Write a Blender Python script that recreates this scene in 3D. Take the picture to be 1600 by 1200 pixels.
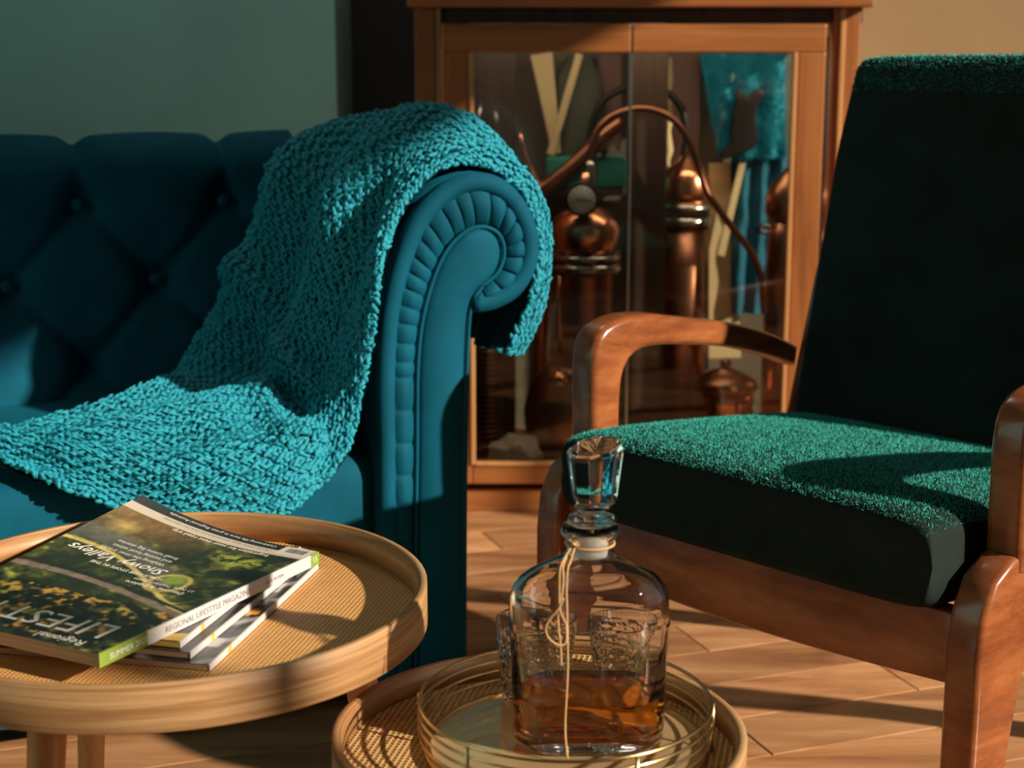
import bpy, bmesh, math, random
import numpy as np
from mathutils import Vector, Matrix, noise
R = math.radians
random.seed(7); rng = np.random.default_rng(7)
S = bpy.context.scene
COL = S.collection
for o in list(bpy.data.objects): bpy.data.objects.remove(o)

# ------------------------------------------------------------------ camera, light, exposure
PITCH, FPX, CAMH = 11.5, 2450.0, 0.92
cd = bpy.data.cameras.new('camera'); cam = bpy.data.objects.new('camera', cd); COL.objects.link(cam)
cam.location = (0, 0, CAMH); cam.rotation_euler = (R(90 - PITCH), 0, 0)
cd.sensor_width = 36; cd.lens = FPX / 1600 * 36; cd.clip_start = .05
cd.dof.use_dof = True; cd.dof.focus_distance = 1.62; cd.dof.aperture_fstop = 6.5
S.camera = cam
S.view_settings.view_transform = 'Standard'; S.view_settings.look = 'None'
S.view_settings.exposure = 0.0; S.view_settings.gamma = 1.0; S.view_settings.use_curve_mapping = False
S.cycles.use_denoising = True
S.cycles.max_bounces = 16; S.cycles.transmission_bounces = 14; S.cycles.transparent_max_bounces = 12
S.cycles.glossy_bounces = 6; S.cycles.diffuse_bounces = 4
S.cycles.sample_clamp_indirect = 6.0
w = bpy.data.worlds.new('world'); S.world = w; w.use_nodes = True
w.node_tree.nodes['Background'].inputs[0].default_value = (1.0, .93, .84, 1)
w.node_tree.nodes['Background'].inputs[1].default_value = .038
SUN_EL, SUN_K = 25.0, .50
sl = bpy.data.lights.new('sun', 'SUN'); sl.energy = 7.0; sl.angle = R(1.3); sl.color = (1, .84, .66)
so = bpy.data.objects.new('sun', sl); COL.objects.link(so)
_sd = Vector((1, -SUN_K, 0)).normalized() * math.cos(R(SUN_EL)) + Vector((0, 0, math.sin(R(SUN_EL))))
so.rotation_euler = _sd.to_track_quat('Z', 'Y').to_euler(); so.location = (3, -1, 2)
al = bpy.data.lights.new('window_daylight', 'AREA'); al.shape = 'RECTANGLE'; al.size = 2.6; al.size_y = 1.6
al.energy = 3.4; al.color = (.93, .96, 1)
ao = bpy.data.objects.new('window_daylight', al); COL.objects.link(ao)
ao.location = (1.95, 1.3, 1.25); ao.rotation_euler = (0, R(90), 0)

cl_ = bpy.data.lights.new('added_ceiling_light', 'AREA'); cl_.shape = 'DISK'; cl_.size = .5; cl_.energy = 4.6; cl_.color = (1, .9, .76)  # added lamp out of view, brightens the teal wall
clo = bpy.data.objects.new('added_ceiling_light', cl_); COL.objects.link(clo); clo.location = (-.30, 2.92, 2.36); clo.rotation_euler = (R(14), 0, 0)

# ------------------------------------------------------------------ helpers
def ratio(px, py):
    """direction through a photo point"""
    a = R(PITCH); x = (px - 800) / FPX; u = -(py - 600) / FPX
    return Vector((x, math.cos(a) + u * math.sin(a), -math.sin(a) + u * math.cos(a)))
def at(px, py, Y):
    d = ratio(px, py); t = Y / d.y
    return Vector((d.x * t, Y, CAMH + d.z * t))
def atz(px, py, z):
    d = ratio(px, py); t = (z - CAMH) / d.z
    return Vector((d.x * t, d.y * t, z))
def zat(py, Y): return at(800, py, Y).z

def tag(o, label=None, cat=None, group=None, kind=None):
    if label: o['label'] = label
    if cat: o['category'] = cat
    if group: o['group'] = group
    if kind: o['kind'] = kind
    return o
def thing(name, label, cat, loc=(0, 0, 0), rz=0, group=None):
    o = bpy.data.objects.new(name, None); COL.objects.link(o)
    o.location = loc; o.rotation_euler = (0, 0, rz); o.empty_display_size = .05
    return tag(o, label, cat, group)
def obj(name, data, m, parent=None, world=True, smooth=True, label=None, loc=None):
    """data: (verts, faces) or bmesh. world=True: verts are world coords, shifted to the (unrotated) thing's frame."""
    if isinstance(data, bmesh.types.BMesh):
        me = bpy.data.meshes.new(name); data.to_mesh(me); data.free()
    else:
        me = bpy.data.meshes.new(name); me.from_pydata([tuple(v) for v in data[0]], [], [tuple(f) for f in data[1]])
    o = bpy.data.objects.new(name, me); COL.objects.link(o)
    if parent is not None:
        root = parent.parent if parent.parent else parent
        off = root.location if parent.parent is None else root.location
        o.parent = parent
        if world: me.transform(Matrix.Translation(-Vector(off)))
    elif loc is not None:
        me.transform(Matrix.Translation(-Vector(loc))); o.location = loc
    if isinstance(m, (list, tuple)):
        for q in m: me.materials.append(q)
    else: me.materials.append(m)
    if smooth:
        me.polygons.foreach_set('use_smooth', [True] * len(me.polygons))
    me.update()
    if label: o['label'] = label
    return o
def mesh_np(name, V, F, m, parent=None, world=True, smooth=True):
    """V (n,3), F (k,c) numpy, fast"""
    me = bpy.data.meshes.new(name); k, c = F.shape
    me.vertices.add(len(V)); me.loops.add(k * c); me.polygons.add(k)
    V = np.asarray(V, dtype=np.float32)
    if parent is not None and world:
        root = parent.parent if parent.parent else parent
        V = V - np.array(root.location, dtype=np.float32)
    me.vertices.foreach_set('co', V.ravel())
    me.loops.foreach_set('vertex_index', F.astype(np.int32).ravel())
    me.polygons.foreach_set('loop_start', np.arange(0, k * c, c, dtype=np.int32))
    me.polygons.foreach_set('use_smooth', np.full(k, smooth))
    me.update(calc_edges=True)
    o = bpy.data.objects.new(name, me); COL.objects.link(o); me.materials.append(m)
    if parent is not None: o.parent = parent
    return o
def box(x0, x1, y0, y1, z0, z1, bev=0, seg=2):
    bm = bmesh.new(); bmesh.ops.create_cube(bm, size=1)
    for v in bm.verts:
        v.co = Vector(((x0 + x1) / 2 + v.co.x * (x1 - x0), (y0 + y1) / 2 + v.co.y * (y1 - y0), (z0 + z1) / 2 + v.co.z * (z1 - z0)))
    if bev: bmesh.ops.bevel(bm, geom=bm.edges[:] , offset=bev, segments=seg, profile=.5, affect='EDGES')
    return bm
def cr(pts, n):
    """Catmull-Rom through pts, n samples by arclength"""
    P = np.array([list(p) for p in pts], float)
    Q = np.vstack([2 * P[0] - P[1], P, 2 * P[-1] - P[-2]]); out = []
    for i in range(1, len(Q) - 2):
        t = np.linspace(0, 1, 16, endpoint=False)[:, None]
        a, b, c, d = Q[i - 1], Q[i], Q[i + 1], Q[i + 2]
        out.append(.5 * ((2 * b) + (-a + c) * t + (2 * a - 5 * b + 4 * c - d) * t ** 2 + (-a + 3 * b - 3 * c + d) * t ** 3))
    out.append(P[-1:]); O = np.vstack(out)
    s = np.r_[0, np.cumsum(np.linalg.norm(np.diff(O, axis=0), axis=1))]
    u = np.linspace(0, s[-1], n)
    return np.array([np.interp(u, s, O[:, k]) for k in range(O.shape[1])]).T
def tube(path, r, sides=10, closed=False, caps=True):
    P = [Vector(p) for p in path]; n = len(P); V = []; F = []
    rr = r if hasattr(r, '__len__') else [r] * n
    t0 = (P[1] - P[0]).normalized(); up = Vector((0, 0, 1)) if abs(t0.z) < .9 else Vector((1, 0, 0))
    nrm = (up - t0 * up.dot(t0)).normalized()
    for i in range(n):
        if closed: t = (P[(i + 1) % n] - P[i - 1]).normalized()
        else: t = (P[min(i + 1, n - 1)] - P[max(i - 1, 0)]).normalized()
        nrm = (nrm - t * nrm.dot(t)).normalized(); b = t.cross(nrm)
        for k in range(sides):
            a = 2 * math.pi * k / sides
            V.append(P[i] + (nrm * math.cos(a) + b * math.sin(a)) * rr[i])
    m = n if closed else n - 1
    for i in range(m):
        for k in range(sides):
            a = i * sides + k; b_ = i * sides + (k + 1) % sides; j = ((i + 1) % n) * sides
            F.append((a, b_, j + (k + 1) % sides, j + k))
    if caps and not closed:
        F.append(tuple(range(sides))[::-1]); F.append(tuple((n - 1) * sides + k for k in range(sides)))
    return V, F
def lathe(prof, c=(0, 0), n=32, sx=1, sy=1, closed=False):
    V = []; F = []
    for r, z in prof:
        for k in range(n):
            a = 2 * math.pi * k / n
            V.append((c[0] + sx * r * math.cos(a), c[1] + sy * r * math.sin(a), z))
    m = len(prof)
    for i in range(m - 1 if not closed else m):
        j = (i + 1) % m
        for k in range(n):
            F.append((i * n + k, i * n + (k + 1) % n, j * n + (k + 1) % n, j * n + k))
    if not closed:
        F.append(tuple(range(n))[::-1]); F.append(tuple((m - 1) * n + k for k in range(n)))
    return V, F
def join(*parts):
    V = []; F = []
    for v, f in parts:
        o = len(V); V += list(v); F += [tuple(i + o for i in q) for q in f]
    return V, F
def prism(poly, axis, a0, a1, bev=0, seg=2):
    """poly 2D points extruded; axis 'x': poly=(y,z); 'y': poly=(x,z); 'z': poly=(x,y)"""
    def P(p, a): return {'x': (a, p[0], p[1]), 'y': (p[0], a, p[1]), 'z': (p[0], p[1], a)}[axis]
    bm = bmesh.new(); A = [bm.verts.new(P(p, a0)) for p in poly]; B = [bm.verts.new(P(p, a1)) for p in poly]
    n = len(poly); bm.faces.new(A[::-1]); bm.faces.new(B)
    for i in range(n): bm.faces.new((A[i], A[(i + 1) % n], B[(i + 1) % n], B[i]))
    bmesh.ops.recalc_face_normals(bm, faces=bm.faces[:])
    if bev:
        es = [e for e in bm.edges if (e.verts[0] in A) == (e.verts[1] in A)]
        bmesh.ops.bevel(bm, geom=es, offset=bev, segments=seg, profile=.5, affect='EDGES')
    return bm

# ------------------------------------------------------------------ materials
def mat(name): 
    m = bpy.data.materials.new(name); m.use_nodes = True
    return m, m.node_tree.nodes, m.node_tree.links, m.node_tree.nodes['Principled BSDF']
def N(nodes, typ, **k):
    n = nodes.new(typ)
    for a, b in k.items():
        if a in n.inputs: n.inputs[a].default_value = b
        else: setattr(n, a, b)
    return n
def ramp(nodes, stops):
    r = nodes.new('ShaderNodeValToRGB'); e = r.color_ramp.elements
    while len(e) < len(stops): e.new(.5)
    for i, (p, c) in enumerate(stops): e[i].position = p; e[i].color = (*c, 1)
    return r
def plain(name, c, rough=.5, metal=0, **k):
    m, n, l, b = mat(name); b.inputs['Base Color'].default_value = (*c, 1)
    b.inputs['Roughness'].default_value = rough; b.inputs['Metallic'].default_value = metal
    for a, v in k.items(): b.inputs[a.replace('_', ' ')].default_value = v
    nz = N(n, 'ShaderNodeTexNoise', Scale=14.0, Detail=3.0); bp = N(n, 'ShaderNodeBump', Strength=.05, Distance=.002)
    tc = n.new('ShaderNodeTexCoord'); l.new(tc.outputs['Object'], nz.inputs['Vector'])
    l.new(nz.outputs[0], bp.inputs['Height']); l.new(bp.outputs[0], b.inputs['Normal'])
    return m
def wood(name, c1, c2, c3, scale=(2, 2, 26), rough=.4, coat=0, rnd=0., grain=1.0, rot=0., coord='Object'):
    m, n, l, b = mat(name)
    tc = n.new('ShaderNodeTexCoord'); mp = N(n, 'ShaderNodeMapping'); mp.inputs['Scale'].default_value = scale
    mp.inputs['Rotation'].default_value = (0, 0, rot)
    src = tc.outputs[coord]
    if rnd:
        oi = n.new('ShaderNodeObjectInfo'); va = N(n, 'ShaderNodeVectorMath', operation='MULTIPLY_ADD')
        cx = n.new('ShaderNodeCombineXYZ')
        for i in range(3): l.new(oi.outputs['Random'], cx.inputs[i])
        va.inputs[1].default_value = (7, 3, 5); l.new(cx.outputs[0], va.inputs[0]); l.new(src, va.inputs[2]); src = va.outputs[0]
    l.new(src, mp.inputs['Vector'])
    n1 = N(n, 'ShaderNodeTexNoise', Scale=1.3, Detail=6.0, Roughness=.62, Distortion=.6)
    n2 = N(n, 'ShaderNodeTexNoise', Scale=7.0, Detail=4.0, Roughness=.7)
    l.new(mp.outputs[0], n1.inputs['Vector']); l.new(mp.outputs[0], n2.inputs['Vector'])
    ad = N(n, 'ShaderNodeMath', operation='MULTIPLY_ADD'); ad.inputs[1].default_value = .3 * grain
    l.new(n2.outputs[0], ad.inputs[0]); l.new(n1.outputs[0], ad.inputs[2])
    rp = ramp(n, [(.38, c1), (.62, c2), (.86, c3)]); l.new(ad.outputs[0], rp.inputs[0])
    col = rp.outputs[0]
    if rnd:
        hs = N(n, 'ShaderNodeHueSaturation'); mr = N(n, 'ShaderNodeMapRange'); mr.inputs[3].default_value = 1 - rnd; mr.inputs[4].default_value = 1 + rnd
        l.new(oi.outputs['Random'], mr.inputs[0]); l.new(mr.outputs[0], hs.inputs['Value']); l.new(col, hs.inputs['Color']); col = hs.outputs[0]
    l.new(col, b.inputs['Base Color']); b.inputs['Roughness'].default_value = rough
    b.inputs['Coat Weight'].default_value = coat; b.inputs['Coat Roughness'].default_value = .15
    bp = N(n, 'ShaderNodeBump', Strength=.12, Distance=.001); l.new(ad.outputs[0], bp.inputs['Height']); l.new(bp.outputs[0], b.inputs['Normal'])
    return m
def velvet(name, c, tint, sheen=.9, var=.25, spec=.25):
    m, n, l, b = mat(name)
    tc = n.new('ShaderNodeTexCoord'); nz = N(n, 'ShaderNodeTexNoise', Scale=9.0, Detail=5.0, Roughness=.6)
    l.new(tc.outputs['Object'], nz.inputs['Vector'])
    rp = ramp(n, [(.3, tuple(x * (1 - var) for x in c)), (.7, tuple(x * (1 + var) for x in c))]); l.new(nz.outputs[0], rp.inputs[0])
    l.new(rp.outputs[0], b.inputs['Base Color']); b.inputs['Roughness'].default_value = .75
    b.inputs['Specular IOR Level'].default_value = spec
    b.inputs['Sheen Weight'].default_value = sheen; b.inputs['Sheen Roughness'].default_value = .35
    b.inputs['Sheen Tint'].default_value = (*tint, 1)
    n2 = N(n, 'ShaderNodeTexNoise', Scale=60.0, Detail=3.0); l.new(tc.outputs['Object'], n2.inputs['Vector'])
    bp = N(n, 'ShaderNodeBump', Strength=.15, Distance=.002); l.new(n2.outputs[0], bp.inputs['Height']); l.new(bp.outputs[0], b.inputs['Normal'])
    return m
def glass(name, c=(1, 1, 1), rough=0., ior=1.5):
    m, n, l, b = mat(name); b.inputs['Base Color'].default_value = (*c, 1); b.inputs['Roughness'].default_value = rough
    b.inputs['Transmission Weight'].default_value = 1; b.inputs['IOR'].default_value = ior
    return m
def pane_glass(name):
    m, n, l, b = mat(name); n.remove(b); out = n['Material Output']
    fr = N(n, 'ShaderNodeFresnel', IOR=1.5); tr = N(n, 'ShaderNodeBsdfTransparent'); gl = N(n, 'ShaderNodeBsdfGlossy', Roughness=.02)
    tr.inputs[0].default_value = (.93, .95, .93, 1); mx = n.new('ShaderNodeMixShader')
    l.new(fr.outputs[0], mx.inputs[0]); l.new(tr.outputs[0], mx.inputs[1]); l.new(gl.outputs[0], mx.inputs[2]); l.new(mx.outputs[0], out.inputs[0])
    return m
def cane(name, cell, dark, mid, light, depth=.5):
    m, n, l, b = mat(name)
    tc = n.new('ShaderNodeTexCoord'); mp = N(n, 'ShaderNodeMapping'); k = 2 * math.pi / cell
    mp.inputs['Scale'].default_value = (k, k, 1); mp.inputs['Rotation'].default_value = (0, 0, R(12)); l.new(tc.outputs['Object'], mp.inputs['Vector'])
    sp = n.new('ShaderNodeSeparateXYZ'); l.new(mp.outputs[0], sp.inputs[0])
    sx = N(n, 'ShaderNodeMath', operation='SINE'); sy = N(n, 'ShaderNodeMath', operation='SINE')
    l.new(sp.outputs[0], sx.inputs[0]); l.new(sp.outputs[1], sy.inputs[0])
    mu = N(n, 'ShaderNodeMath', operation='MAXIMUM'); l.new(sx.outputs[0], mu.inputs[0]); l.new(sy.outputs[0], mu.inputs[1])
    nz = N(n, 'ShaderNodeTexNoise', Scale=60.0, Detail=4.0); l.new(tc.outputs['Object'], nz.inputs['Vector'])
    ad = N(n, 'ShaderNodeMath', operation='MULTIPLY_ADD'); ad.inputs[1].default_value = .9; l.new(nz.outputs[0], ad.inputs[0]); l.new(mu.outputs[0], ad.inputs[2])
    mr = N(n, 'ShaderNodeMapRange'); mr.inputs[1].default_value = -.3; mr.inputs[2].default_value = 1.5; l.new(ad.outputs[0], mr.inputs[0])
    rp = ramp(n, [(.0, dark), (.45, mid), (1, light)]); l.new(mr.outputs[0], rp.inputs[0]); l.new(rp.outputs[0], b.inputs['Base Color'])
    b.inputs['Roughness'].default_value = .55
    bp = N(n, 'ShaderNodeBump', Strength=depth, Distance=cell * .35); l.new(mu.outputs[0], bp.inputs['Height']); l.new(bp.outputs[0], b.inputs['Normal'])
    return m
def painted(name, c, var=.12):
    m, n, l, b = mat(name); tc = n.new('ShaderNodeTexCoord')
    nz = N(n, 'ShaderNodeTexNoise', Scale=2.2, Detail=4.0); l.new(tc.outputs['Object'], nz.inputs['Vector'])
    rp = ramp(n, [(.3, tuple(x * (1 - var) for x in c)), (.7, tuple(x * (1 + var) for x in c))]); l.new(nz.outputs[0], rp.inputs[0])
    l.new(rp.outputs[0], b.inputs['Base Color']); b.inputs['Roughness'].default_value = .85
    n2 = N(n, 'ShaderNodeTexNoise', Scale=160.0, Detail=2.0); l.new(tc.outputs['Object'], n2.inputs['Vector'])
    bp = N(n, 'ShaderNodeBump', Strength=.1, Distance=.001); l.new(n2.outputs[0], bp.inputs['Height']); l.new(bp.outputs[0], b.inputs['Normal'])
    return m
def vcol(name, rough=.35, coat=.3):
    m, n, l, b = mat(name); a = N(n, 'ShaderNodeVertexColor'); a.layer_name = 'Col'
    l.new(a.outputs[0], b.inputs['Base Color']); b.inputs['Roughness'].default_value = rough; b.inputs['Coat Weight'].default_value = coat
    return m

M = {}
M['teal_wall'] = painted('teal_wall_paint', (.33, .66, .66))
M['tan_wall'] = painted('tan_wall_paint', (.30, .195, .095))
M['wall_shade'] = painted('alcove_shade_paint', (.03, .028, .025))  # near-black colour carries the shade of the recess
M['white_paint'] = painted('ceiling_paint', (.5, .45, .38))
M['plank'] = wood('floor_plank_wood', (.15, .06, .025), (.44, .21, .095), (.66, .38, .19), scale=(1.2, 10, 4), rough=.33, rnd=.22, rot=-R(20))
M['plank_gap'] = plain('plank_gap', (.03, .016, .01), .8)
M['oak_rim'] = wood('bent_oak_rim', (.13, .055, .016), (.34, .18, .072), (.55, .36, .18), scale=(2.2, 2.2, 120), rough=.5)
M['oak_inner'] = wood('oak_inner_band', (.16, .07, .025), (.33, .165, .065), (.52, .30, .13), scale=(2.0, 2.0, 22), rough=.4)
M['oak_leg'] = wood('oak_leg_wood', (.32, .15, .05), (.48, .25, .09), (.60, .34, .14), scale=(40, 40, 3), rough=.4)
M['cane_big'] = cane('cane_weave_fine', .0042, (.30, .12, .028), (.62, .30, .085), (.76, .44, .16), .35)
M['cane_small'] = cane('cane_weave', .0052, (.20, .085, .02), (.52, .29, .10), (.74, .49, .22), .8)
M['cab'] = wood('cabinet_walnut', (.20, .065, .018), (.33, .115, .032), (.42, .165, .05), scale=(26, 26, 1.6), rough=.38, coat=.15)
M['cabh'] = wood('cabinet_walnut_rail', (.20, .065, .018), (.33, .115, .032), (.42, .165, .05), scale=(1.6, 26, 26), rough=.38, coat=.15)
M['cab_light'] = wood('cabinet_bead_wood', (.38, .17, .06), (.52, .26, .10), (.6, .33, .14), scale=(26, 26, 2), rough=.35)
M['cab_dark'] = wood('cabinet_dark_wood_and_shade', (.025, .012, .007), (.05, .024, .013), (.08, .04, .02), scale=(20, 20, 2), rough=.5)
M['teak'] = wood('chair_teak', (.11, .028, .010), (.26, .080, .026), (.42, .15, .052), scale=(4, 4, 14), rough=.26, coat=.35)
M['velvet'] = velvet('teal_velvet', (.001, .082, .140), (.02, .36, .46), .16, .22, .12)
M['velvet_dark'] = velvet('teal_velvet_shade_side', (.003, .075, .125), (.10, .36, .44), .3, .2)
M['shade_boucle'] = velvet('shade_wool_boucle', (.016, .025, .023), (.14, .30, .26), .0, .3, .04)  # near-black base carries the shade of the unlit cushion faces
M['sunlit_pile'] = plain('sunlit_wool_pile', (.032, .44, .38), .85, Sheen_Weight=.1)  # bright green carries the sunlight on the cushion tops
M['yarn'] = plain('teal_yarn', (.005, .29, .40), .7)
M['yarn_base'] = plain('teal_yarn_ground', (.003, .05, .06), .9)
M['glass'] = glass('clear_glass', (1, 1, 1), 0, 1.5)
M['frost'] = plain('frosted_glass', (.80, .76, .68), .6, Transmission_Weight=.12)
M['whisky'] = glass('amber_whisky', (.83, .30, .035), 0, 1.36)
M['pane'] = pane_glass('cabinet_pane')
M['gold'] = plain('gold_wire', (.83, .60, .27), .22, 1)
M['mirror'] = plain('gold_tinted_mirror', (.86, .62, .33), .16, .62)
M['twine'] = plain('jute_twine', (.58, .36, .16), .9)
M['copper'] = plain('polished_copper', (.80, .34, .17), .24, 1)
M['copper_dk'] = plain('aged_copper', (.36, .15, .08), .34, 1)
M['steel'] = plain('dull_steel', (.45, .42, .36), .25, 1)
M['iron'] = plain('black_iron', (.03, .025, .022), .4, .6)
M['dial'] = plain('gauge_dial', (.95, .95, .88), .5)
M['ink'] = plain('dark_ink', (.015, .015, .013), .6)
M['white_ink'] = plain('white_ink', (.82, .80, .74), .5)
M['grey_ink'] = plain('grey_ink', (.22, .20, .20), .5)
M['page'] = wood('page_edges', (.30, .19, .11), (.46, .31, .19), (.60, .44, .29), scale=(1, 1, 420), rough=.8)
M['white_card'] = plain('white_card', (.60, .60, .62), .4)
M['green_card'] = plain('green_card', (.22, .33, .05), .4)
M['yellow_card'] = plain('yellow_card', (.66, .45, .08), .45)
M['cover'] = vcol('printed_cover')
M['cream'] = plain('cream_wood', (.62, .46, .24), .6)
M['greencloth'] = velvet('green_cloth', (.03, .22, .16), (.2, .5, .4), .2)
M['bluecloth'] = velvet('reflection_cloth', (.012, .10, .16), (.1, .3, .4), .3)
M['pinkboard'] = painted('rose_board', (.20, .105, .085), .2)
M['olive'] = painted('olive_pottery', (.085, .09, .062), .3)
M['backboard'] = painted('mottled_backboard', (.15, .12, .08), .6)
M['pale'] = plain('pale_fabric', (.85, .78, .62), .7)

# ------------------------------------------------------------------ the room
RX0, RX1, RY0, RY1 = -1.9, 1.75, .1, 3.62
def clip(poly, a, b, c):   # keep a*x+b*y<=c
    out = []
    for i in range(len(poly)):
        p, q = poly[i], poly[(i + 1) % len(poly)]
        dp, dq = a * p[0] + b * p[1] - c, a * q[0] + b * q[1] - c
        if dp <= 0: out.append(p)
        if dp * dq < 0:
            t = dp / (dp - dq); out.append((p[0] + t * (q[0] - p[0]), p[1] + t * (q[1] - p[1])))
    return out
fl = obj('floor', box(RX0 - .1, RX1 + .1, RY0, RY1 + .1, -.06, -.014), M['plank_gap'], smooth=False); tag(fl, kind='structure')
PA = R(20); ux, uy = math.cos(PA), math.sin(PA); PWD, PLN = .125, .86
for r in range(-14, 40):
    off = (r * .37) % 1 * PLN
    for c in range(-4, 6):
        s0 = c * PLN + off; t0 = r * PWD
        q = [(s0 + .0012, t0 + .0010), (s0 + PLN - .0012, t0 + .0010), (s0 + PLN - .0012, t0 + PWD - .0010), (s0 + .0012, t0 + PWD - .0010)]
        q = [(a * ux - b * uy, a * uy + b * ux) for a, b in q]
        for a, b, k in ((1, 0, RX1), (-1, 0, -RX0), (0, 1, 3.6), (0, -1, -.75)):
            if q: q = clip(q, a, b, k)
        if len(q) < 3: continue
        area = abs(sum(q[i][0] * q[(i + 1) % len(q)][1] - q[(i + 1) % len(q)][0] * q[i][1] for i in range(len(q)))) / 2
        if area < .002: continue
        zt = -random.uniform(0, .0006)
        obj('plank', prism(q, 'z', -.013, zt, .0008, 1), M['plank'], fl, smooth=False)
def struct(name, data, m, parent=None):
    o = obj(name, data, m, parent, smooth=False)
    if parent is None: o['kind'] = 'structure'
    return o
XE = at(527, 200, 3.30).x
struct('wall_left_back', box(RX0, XE, 3.30, 3.62, 0, 2.5), M['teal_wall'])
struct('wall_alcove_shade', box(XE, .32, 3.62, 3.70, 0, 2.5), M['wall_shade'])  # recess shade beside the cabinet is put into this wall's colour
struct('wall_back', box(.32, RX1 + .02, 3.62, 3.70, 0, 2.5), M['tan_wall'])
struct('wall_left', box(RX0 - .08, RX0, RY0, 3.70, 0, 2.5), M['teal_wall'])
struct('ceiling', box(RX0 - .08, RX1 + .1, RY0, 3.70, 2.5, 2.58), M['white_paint'])
WY0, WY1, WZ0, WZ1 = -.75, 3.61, .30, 1.86
bmw = box(RX1, RX1 + .08, -1.2, WY0, 0, 2.5)
for a in ((WY1, 3.70, 0, 2.5), (WY0, WY1, 0, WZ0), (WY0, WY1, WZ1, 2.5)):
    b2 = box(RX1, RX1 + .08, *a); me_ = bpy.data.meshes.new('t'); b2.to_mesh(me_); bmw.from_mesh(me_); b2.free()
struct('wall_right', bmw, M['tan_wall'])
wn = struct('window_1', box(RX1 + .02, RX1 + .06, WY0, WY1, WZ0, WZ0 + .04), M['white_paint'])
for i, a in enumerate(((WY0, WY1, WZ1 - .04, WZ1), (WY0, WY0 + .04, WZ0, WZ1), (WY1 - .04, WY1, WZ0, WZ1), (.18, .215, WZ0, WZ1), (2.28, 2.30, WZ0, WZ1))):
    obj('window_bar', box(RX1 + .02, RX1 + .06, *a), M['white_paint'], wn, smooth=False)
struct('baseboard_back', box(.70, RX1, 3.60, 3.62, 0, .09, .003), M['cabh'])
struct('baseboard_left_back', box(RX0, XE, 3.28, 3.30, 0, .09, .003), M['teal_wall'])

cs = thing('added_ceiling_lamp', 'round flush ceiling lamp added to brighten the wall above the sofa', 'lamp', (-.30, 2.92, 2.40))  # added fixture to go with the wall-brightening light
obj('added_lamp_body', lathe([(.05, 2.499), (.05, 2.44), (.26, 2.43), (.27, 2.40), (.26, 2.40)], (-.30, 2.92), 40), M['white_paint'], cs)

# ------------------------------------------------------------------ display cabinet
CY = 3.18; K = (CY * .98) / FPX
cx0, cx1 = at(648, 100, CY).x, at(1347, 100, CY).x
dx0, dxm, dx1 = at(692, 100, CY).x, at(985, 100, CY).x, at(1287, 100, CY).x
gx0, gx1 = at(738, 100, CY).x, at(1241, 100, CY).x
ztop, zd1, zg1, zg0, zd0 = zat(12, CY), zat(38, CY), zat(82, CY), zat(719, CY), zat(752, CY)
cab = thing('display_cabinet', 'walnut display cabinet with two glass doors standing against the back wall', 'cabinet', ((cx0 + cx1) / 2, CY + .2, 0))
def cp(name, a, m, bev=.002, label=None, parent=None): return obj(name, box(*a, bev), m, parent or cab, smooth=False, label=label)
cp('top_board', (cx0 - .012, cx1 + .012, CY - .035, 3.60, ztop, ztop + .045), M['cabh'], .004)
cp('top_frieze', (cx0, cx1, CY + .012, CY + .05, zd1 + .003, ztop), M['cab_dark'])  # dark tone carries the shadow beneath the top board
cp('side_panel', (cx0, dx0 - .012, CY + .0, 3.60, .0, ztop), M['cab'], .003)
cx1 -= .006
cp('corner_post', (dx1 + .018, cx1, CY + .0, CY + .045, .0, ztop), M['cab'], .003)
cp('corner_post', (cx1 - .03, cx1, 3.57, 3.60, .0, ztop), M['cab'], .003)
cp('side_rail', (cx1 - .03, cx1, CY + .045, 3.57, ztop - .05, ztop), M['cab'], .002)
cp('side_rail', (cx1 - .03, cx1, CY + .045, 3.57, .0, .13), M['cab'], .002)
cp('added_side_glass', (cx1 - .018, cx1 - .014, CY + .045, 3.57, .13, ztop - .05), M['pane'], 0, label='clear glass side pane added to let the sun in')  # added pane so sunlight reaches the cabinet contents
cp('corner_bead', (dx0 - .012, dx0 - .004, CY - .006, CY + .02, .05, ztop), M['cab_light'], .002)
cp('corner_bead', (dx1 + .030, dx1 + .040, CY - .006, CY + .02, .05, ztop), M['cab_light'], .002)
cp('bottom_board', (cx0, cx1, CY + .01, 3.60, .055, zg0 - .02), M['cabh'])
cp('plinth', (cx0 + .005, cx1 - .005, CY - .0, 3.58, 0, .048), M['cabh'], .003)
cp('back_board', (cx0 + .02, cx1 - .02, 3.575, 3.595, .06, ztop), M['backboard'], 0)
pcx = at(1008, 300, 3.40).x; Y6_ = 3.50
cp('centre_post', (pcx - .042, pcx + .042, 3.36, 3.40, zg0 - .02, ztop), M['cab_dark'])
cp('shelf', (at(800, 300, 3.5).x, pcx - .044, 3.425, 3.574, zat(292, Y6_) - .014, zat(292, Y6_) - .0005), M['cab_dark'])
cp('reflection_panel', (gx0 - .02, at(806, 200, 3.5).x, 3.48, 3.50, zg0 - .02, ztop), M['cab_dark'], label='dark panel standing for a reflection')  # dark panel put in place of a reflection
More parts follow.
